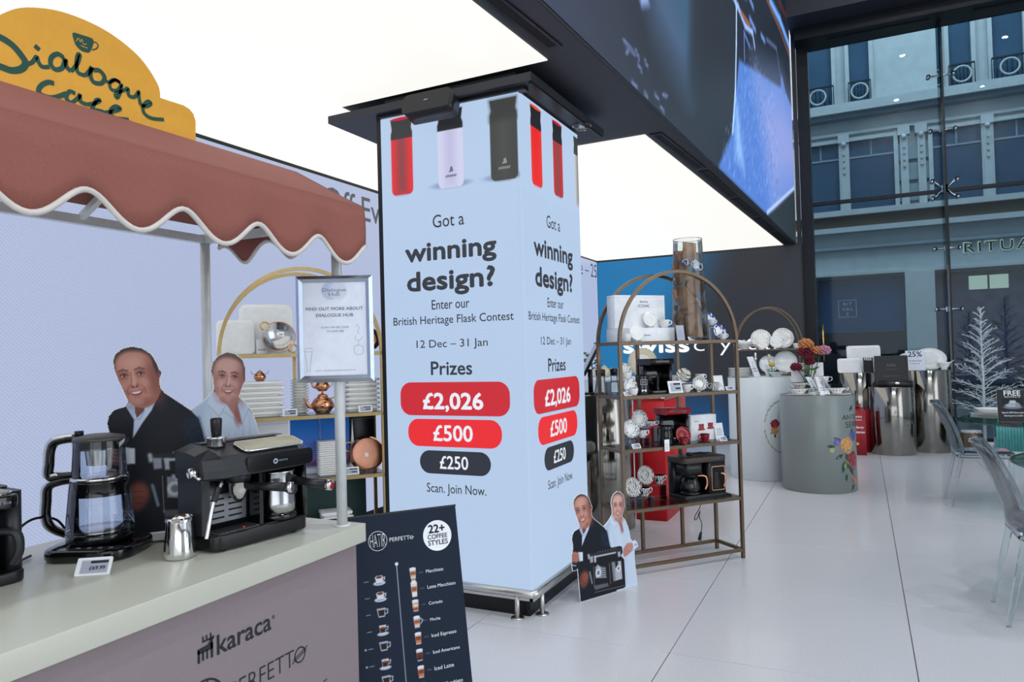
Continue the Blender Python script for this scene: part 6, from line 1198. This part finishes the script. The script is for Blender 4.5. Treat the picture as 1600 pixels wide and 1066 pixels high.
for x, y, z, r, m in ((.0, 0, .50, .075, 'bl_orange'), (.09, .0, .43, .06, 'bl_orange'), (.16, .02, .43, .07, 'bl_pink'), (-.03, .0, .42, .06, 'bl_crimson'), (.02, -.02, .37, .05, 'bl_crimson'), (.03, 0, .32, .05, 'bl_crimson'), (-.1, -.01, .27, .058, 'bl_crimson'), (.05, -.02, .42, .045, 'bl_crimson')):
    b_ = MB()
    for i in range(42):     # petals spread over the head
        zz = 1 - 1.75 * (i + .5) / 42; a = i * 2.39996; rr = math.sqrt(max(0, 1 - zz * zz)); k_ = r * rl.uniform(.72, .9)
        b_.ball((x + k_ * rr * math.cos(a), y + k_ * rr * math.sin(a), z + k_ * zz * .8), (r * .24, r * .24, r * .16), 6, 4)
    b_.ball((x, y, z), (r * .75, r * .75, r * .6), 8, 6)
    b_.build('bloom', m, vs_)['kind'] = 'stuff'; MB().tube(smooth_path([(0, 0, .02), (x * .3, y, .15), (x * .8, y, z - r * .6), (x, y, z - r * .2)], 4), .0045, 6).build('stem', 'leaf_green', vs_)
for k in range(14):
    a = rl.uniform(0, 2 * PI); c = Vector((rl.uniform(-.05, .1), rl.uniform(-.03, .03), rl.uniform(.16, .38))); t = Vector((math.cos(a), .3 * math.sin(a), rl.uniform(-.2, .9))).normalized(); u = t.orthogonal().normalized(); s_ = .04
    MB().add([c - t * s_, c + u * s_ * .45, c + t * s_, c - u * s_ * .45, c + Vector((0, -.01, .0))], [(0, 1, 4), (1, 2, 4), (2, 3, 4), (3, 0, 4)], True).build('leaf', 'leaf_green', vs_)

# ------------------------------------------------------------------ chrome plinths by the window
drum('chrome_plinth', 'short polished chrome drum plinth carrying the black gift box', .335, 10.46, .265, .855, 'mirror_steel'); drum('chrome_plinth', 'tall polished chrome drum plinth on the right with oval plates', .77, 10.83, .265, 1.05, 'mirror_steel'); drum('chrome_plinth', 'tall polished chrome drum plinth at the back left with rectangular platters', -.05, 10.86, .255, 1.03, 'mirror_steel')
def rect_up(label, loc, rz, w_, h):
    d = thing('rectangular_platter', label, 'platter', loc, rz); T = Matrix.Rotation(math.radians(-14), 4, 'X'); MB(T).rbox(-w_ / 2, w_ / 2, 0, .014, 0, h, .03, 'y', 5, .004).build('rim', 'china', d); MB(T).rbox(-w_ * .38, w_ * .38, -.0015, .005, h * .15, h * .85, .02, 'y', 4).build('well', 'white_matt', d); return d
rect_up('smaller white rectangular platter at the left of the back chrome plinth', (-.14, 10.72, 1.031), .1, .31, .2); rect_up('larger white rectangular platter raised behind on the back chrome plinth', (.03, 10.92, 1.16), .1, .42, .24)
b_ = carton('gift_box', 'plain white box lifting the larger platter on the back chrome plinth', (.03, 10.95, 1.031), .1, .24, .12, .127)
def show_card(label, loc, rz, w_, h, mat, rows, tmat='card_white', tilt=6):
    c = thing('sign_card', label, 'sign', loc, rz); R_ = Matrix.Rotation(math.radians(-tilt), 4, 'X'); MB(R_).box(-w_ / 2, w_ / 2, 0, .004, 0, h).build('panel', mat, c); MB(R_).box(-w_ / 2 - .004, w_ / 2 + .004, .001, .006, -.002, h + .004).build('frame', 'acrylic', c)
    for t, z, wd in rows: lettering(t, tmat, R_ @ frame((0, -.0008, z), (1, 0, 0), (0, 0, 1)), width=wd, parent=c, bold=.015)
    MB().box(-w_ * .4, w_ * .4, .0, .06, 0, .004).build('foot', 'acrylic', c); return c, R_
show_card('small black FREE offer sign between the platters and the black box', (.08, 10.68, 1.031), .12, .12, .2, 'ink', (('FREE', .165, .09),))
bb = thing('gift_box_open', 'open black gift box with pale emblem on the short chrome plinth', 'box', (.36, 10.42, .856), .12); MB().rbox(-.2, .2, -.13, .1, 0, .075, .004, 'z', 1).build('tray', 'black_plastic', bb); MB(Matrix.Translation((0, .1, .07)) @ Matrix.Rotation(math.radians(-8), 4, 'X')).box(-.195, .195, 0, .03, 0, .33).build('lid', 'black_plastic', bb)
MB().ball((.02, -.132, .05), (.03, .004, .02), 10, 6).build('clasp', 'chrome', bb); lettering('Sofra', 'ink_grey', Matrix.Translation((0, .0985, .07)) @ Matrix.Rotation(math.radians(-8), 4, 'X') @ frame((0, -.001, .19), (1, 0, 0), (0, 0, 1)), width=.1, parent=bb); MB(Matrix.Translation((0, .0985, .07)) @ Matrix.Rotation(math.radians(-8), 4, 'X')).box(-.1, .1, -.001, 0, .06, .064).box(-.06, .06, -.001, 0, .15, .153).build('printed_rule', 'ink_grey', bb)
def oval_up(label, loc, rz, a, h): dish_up('oval_plate', label, loc, rz, h, 'china', 'white_matt', 76, 'white oval plates on the tall chrome plinth', 'plate', a / h)
oval_up('white oval plate at the back left of the tall chrome plinth', (.60, 10.98, 1.051), .1, .18, .12); oval_up('white oval plate at the front of the tall chrome plinth', (.80, 10.86, 1.051), .1, .20, .145)
gb = thing('gravy_boat', 'small white gravy boat at the right of the tall chrome plinth', 'jug', (.96, 10.82, 1.051)); MB().lathe([(0, 0), (.04, 0), (.035, .02), (.075, .09), (.08, .1), (.07, .1), (0, .04)], n=20, sy=.6).build('bowl', 'china', gb); MB().prism([(.06, .08), (.12, .13), (.07, .1)], -.02, .02, 'y').build('lip', 'china', gb)
show_card('white 25% offer sign on the tall chrome plinth', (.63, 10.70, 1.051), .1, .22, .26, 'paper', (('25%', .18, .16), ('off selected items', .12, .15), ('in store now', .085, .1)), 'ink')
for i, (x, y, rz_, lb) in enumerate(((.0, 10.20, .1, 'front'), (.04, 10.44, .45, 'back'))):
    b_ = thing('paper_bag', 'red Christmas paper gift bag, %s one by the chrome plinths' % lb, 'bag', (x - .1, y + .02, 0), rz_); MB().rbox(-.12, .12, -.06, .06, 0, .56, .004, 'z', 1).build('bag', 'red_paper', b_); MB().box(-.121, .121, -.061, .061, .555, .562).build('rim', 'red_gloss', b_)
    for y2 in (-.058, .058): MB().tube(smooth_path([(-.05, y2, .55), (-.045, y2, .62), (.045, y2, .62), (.05, y2, .55)], 5), .004, 6).build('handle', 'red_gloss', b_)
    if i == 0:
        T = lambda x, z: frame((x, -.0605, z), (1, 0, 0), (0, 0, 1))
        lettering('karaca', 'card_white', T(.03, .48), width=.09, parent=b_, bold=.02); lettering('home', 'card_white', T(.04, .44), width=.07, parent=b_); lettering('Merry', 'card_white', T(.04, .34), width=.11, parent=b_, shear=.3, bold=.02); lettering('Christmas', 'card_white', T(.02, .28), width=.17, parent=b_, shear=.3, bold=.02); MB().box(-.06, -.035, -.0612, -.06, .02, .2).box(-.06, .03, -.0612, -.06, .13, .16).build('gold_print', 'brass', b_)
# ------------------------------------------------------------------ glass tables, ghost chairs, twig trees
M('ghost', 'eaf2f4', .03, 0, 0, 5, trans=1, ior=1.3); M('twig_white', 'dfe6ea', .5)
def glass_table(label, x, y, r, z=.74):
    t = thing('glass_table', label, 'table', (x, y, 0), 0, 'round glass tables'); MB().lathe([(0, z - .012), (r, z - .012), (r, z)], n=64).lathe([(r, z), (0, z)], n=64).build('top', 'tint_glass', t); MB().tube([(r * math.cos(a), r * math.sin(a), z - .006) for a in [2 * PI * i / 64 for i in range(64)]], .006, 6, True).build('edge', 'tint_glass', t)
    MB().lathe([(.24, 0), (.24, .012), (.05, .03), (.035, .06), (.035, z - .03), (.1, z - .013)], n=28).build('pedestal', 'smoke_acrylic', t)
glass_table('round glass table dressed with plates beside the twig tree', 1.34, 7.28, .62); glass_table('round glass table at the right edge nearest the viewer', 1.36, 4.78, .63)
def ghost_chair(label, x, y, rz):
    c = thing('ghost_chair', label, 'chair', (x, y, 0), rz, 'clear acrylic chairs')
    # faces local +x; rear legs near x = 0
    MB().rbox(.0, .42, -.2, .2, .445, .465, .06, 'z', 5, .006).build('seat', 'ghost', c); MB().tube([(p[0], p[1], .43) for p in rrect(.01, .41, -.19, .19, .05, 4)], .012, 6, True).build('seat_rail', 'ghost', c)
    for sx, sy, px_, py_ in ((.03, -.17, -.06, -.19), (.03, .17, -.06, .19), (.38, -.17, .40, -.18), (.38, .17, .40, .18)): MB().tube([(px_, py_, 0), (sx, sy, .445)], [.014, .022], 4).build('leg', 'ghost', c)
    rows = []; n_ = 14; m_ = 9
    for k in range(m_):
        t = k / (m_ - 1); z = .46 + .43 * t; bx = .04 - .02 * t - .13 * t ** 1.7; hw = .19 * (1 if t < .55 else math.sqrt(max(0.02, 1 - ((t - .55) / .46) ** 2.4)))
        rows.append([(bx - .05 * (1 - (2 * i / n_ - 1) ** 2), hw * (2 * i / n_ - 1), z) for i in range(n_ + 1)])
    V = [v for r_ in rows for v in r_]; F = [(k * (n_ + 1) + i, k * (n_ + 1) + i + 1, (k + 1) * (n_ + 1) + i + 1, (k + 1) * (n_ + 1) + i) for k in range(m_ - 1) for i in range(n_)]
    o = MB().add(V, F, True).build('backrest', 'smoke_acrylic', c); o.modifiers.new('thickness', 'SOLIDIFY').thickness = .008
    ed = [r_[0] for r_ in rows] + rows[-1][1:-1] + [r_[-1] for r_ in rows[::-1]]; MB().tube(ed, .013, 8).build('back_edge', 'ghost', c)
    return c
ghost_chair('clear acrylic chair pushed to the glass table beside the twig tree', .70, 7.34, .05); ghost_chair('clear acrylic chair at the right edge nearest the viewer', .66, 4.43, .03)
def twig_tree(label, x, y, h, spread, seed, base=True):
    t = thing('twig_tree', label, 'tree', (x, y, 0), 0, 'white twig trees'); R = random.Random(seed)
    MB().tube([(0, 0, .05), (.005, 0, h * .5), (0, 0, h * .85), (.01, 0, h)], [.02, .016, .008, .003], 8).build('trunk', 'twig_white', t); MB().rbox(-.16, .16, -.16, .16, 0, .07, .01).build('base', 'card_white', t)
    for k in range(64):
        f = k / 63; z = h * (.22 + .76 * f); L = spread * (1.0 - .88 * f) * R.uniform(.65, 1.12); a = k * 2.4 + R.uniform(-.3, .3); b_ = MB()
        d = Vector((math.cos(a), math.sin(a), R.uniform(.12, .45) + .5 * f)); bend = Vector((R.uniform(-.05, .05), R.uniform(-.05, .05), .05)); at = lambda s_: Vector((0, 0, z)) + d * L * s_ + bend * math.sin(s_ * 3.1) * (L / spread)
        b_.tube([at(s_) for s_ in (0, .3, .6, .8, 1)], [.007, .005, .0036, .0026, .0015], 5)
        for j_ in range(9):
            s_ = .2 + .088 * j_ + R.uniform(-.03, .03); p = at(s_); sd = 1 if j_ % 2 else -1; u = (Vector((-d.y, d.x, .1)).normalized() * sd * R.uniform(.5, 1) + d * .8 + Vector((0, 0, R.uniform(-.5, .7)))).normalized(); q_ = p + u * L * R.uniform(.2, .34) * (1.15 - s_ * .5); m2 = p.lerp(q_, .5) + Vector((0, 0, .008)); b_.tube([p, m2, q_], [.0028, .002, .001], 4)
            for w_ in (-.7, .6): u2 = (u + Vector((u.y, -u.x, R.uniform(-.3, .6))) * w_).normalized(); b_.tube([m2, m2 + u2 * L * R.uniform(.08, .16)], [.0018, .0008], 3)
        b_.build('branch', 'twig_white', t)
twig_tree('white twig tree standing behind the dressed glass table', 1.42, 11.17, 1.85, .52, 3); twig_tree('white twig tree cut by the right edge of the picture', 2.05, 9.9, 2.1, .55, 8)
stack('dinner_plate', 'white plate on the dressed glass table', 3, lambda k: ((.99, 7.42, .7405 + k * .012), 0), lambda: plate_mesh(.15, .013), 'plate', 'white plates on the dressed glass table', 2)
sb = thing('serving_bowl', 'white bowl on the stacked plates of the dressed glass table', 'bowl', (.99, 7.42, .7405 + .037)); MB().lathe([(0, 0), (.06, 0), (.12, .045), (.115, .045), (.055, .008), (0, .006)], n=28).build('bowl', 'china', sb); MB().lathe([(.114, .044), (.1185, .046), (.1205, .044)], n=28, cap=False).build('rim', 'white_matt', sb)
c, R_ = show_card('black FREE offer sign standing on the dressed glass table', (1.10, 7.05, .741), .12, .215, .265, 'ink', (('FREE', .215, .115), ('Selected Dinner Set', .2, .11), ('Spend £90 Save more', .07, .16), ('Starting from £250', .045, .13)))
cv = Canvas(.15, .09, 40, 26, (29, 34, 38)); cv.ell(.075, .02, .07, .016, (120, 128, 138), .3); cv.ell(.07, .035, .05, .014, (176, 184, 194), .3); cv.ell(.08, .05, .035, .012, (150, 158, 168), .3); cv.poly([(.05, .05), (.1, .05), (.095, .075), (.055, .075)], (190, 196, 204), .003); cv.ell(.11, .035, .018, .018, (140, 148, 160), .4)
link('printed_picture', cv.mesh('printed_picture', 'print_matt', R_ @ frame((-.075, -.0009, .1), (1, 0, 0), (0, 0, 1))), c)
for x, y, z, lb in ((1.27, 7.15, .741, 'left'), (1.36, 7.3, .741, 'right')):
    k_ = thing('candle_holder', 'white stacked ball candle holder, %s one on the dressed table' % lb, 'candle holder', (x, y, z)); MB().lathe([(.045, 0), (.045, .01), (.02, .02), (.02, .05), (.045, .06), (.045, .1), (.02, .11), (.025, .17), (.05, .175), (.05, .19), (0, .19)], n=20).build('body', 'china', k_); MB().ball((0, 0, .215), .03, 10, 6).build('finial', 'china', k_)
M('gl_teal', '4f9e9c', .15, 0, .1, 20); M('gl_pink', 'd77f92', .2); M('gl_blue', '33469e', .15, 0, .15, 20); M('gl_low', 'd5dcd8', .4)
lp = thing('low_plinth', 'low white plinth by the window behind the glass table', 'plinth', (2.2, 10.53, 0)); MB().rbox(-.78, .8, -.3, .3, 0, .05, .004, 'z', 1).build('body', 'gl_low', lp); MB().rbox(-.79, .81, -.31, .31, .05, .07, .004, 'z', 1).build('top', 'card_white', lp)
for nm, lb, x, m1, m2 in (('gift_tin', 'teal ribbed box with pink upper label on the low plinth', 1.58, 'gl_teal', 'gl_pink'), ('gift_tin', 'blue ribbed box on the low plinth at the right', 1.95, 'gl_blue', 'gl_blue')):
    b_ = thing(nm, lb, 'box', (x, 10.52, .0705)); MB().rbox(-.14, .14, -.1, .1, 0, .48, .01).build('body', m1, b_)
    for k in range(9): MB().rbox(-.138 + k * .031, -.118 + k * .031, -.108, -.1, .01, .47, .004).build('rib', m1, b_)
    MB().box(-.1, .1, -.1105, -.108, .3, .45).build('label', m2, b_)
pl = thing('dinner_plate', 'white plate with green rim on the nearest glass table', 'plate', (.98, 4.72, .7405)); MB().lathe([(0, 0), (.09, 0), (.14, .012), (.14, .015), (.09, .006), (0, .006)], n=32).build('rim', 'china', pl); MB().lathe([(.128, .0145), (.139, .0165), (.1405, .0145)], n=32, cap=False).build('green_band', 'leaf_green', pl)
cup('tea_cup', 'white tea cup on the green rimmed plate', (.98, 4.72, .7475), 0, .045, .06, 'china')
tk = thing('drum_stool', 'woven drum with black and white patterned top by the tall chrome plinth', 'stool', (1.19, 10.5, 0)); MB().lathe([(.12, 0), (.13, .02), (.13, .26), (.12, .28)], n=28).build('side', 'bronze', tk); MB().lathe([(.125, .281), (.11, .31), (0, .315)], n=28).build('top', 'pat_swirl', tk)
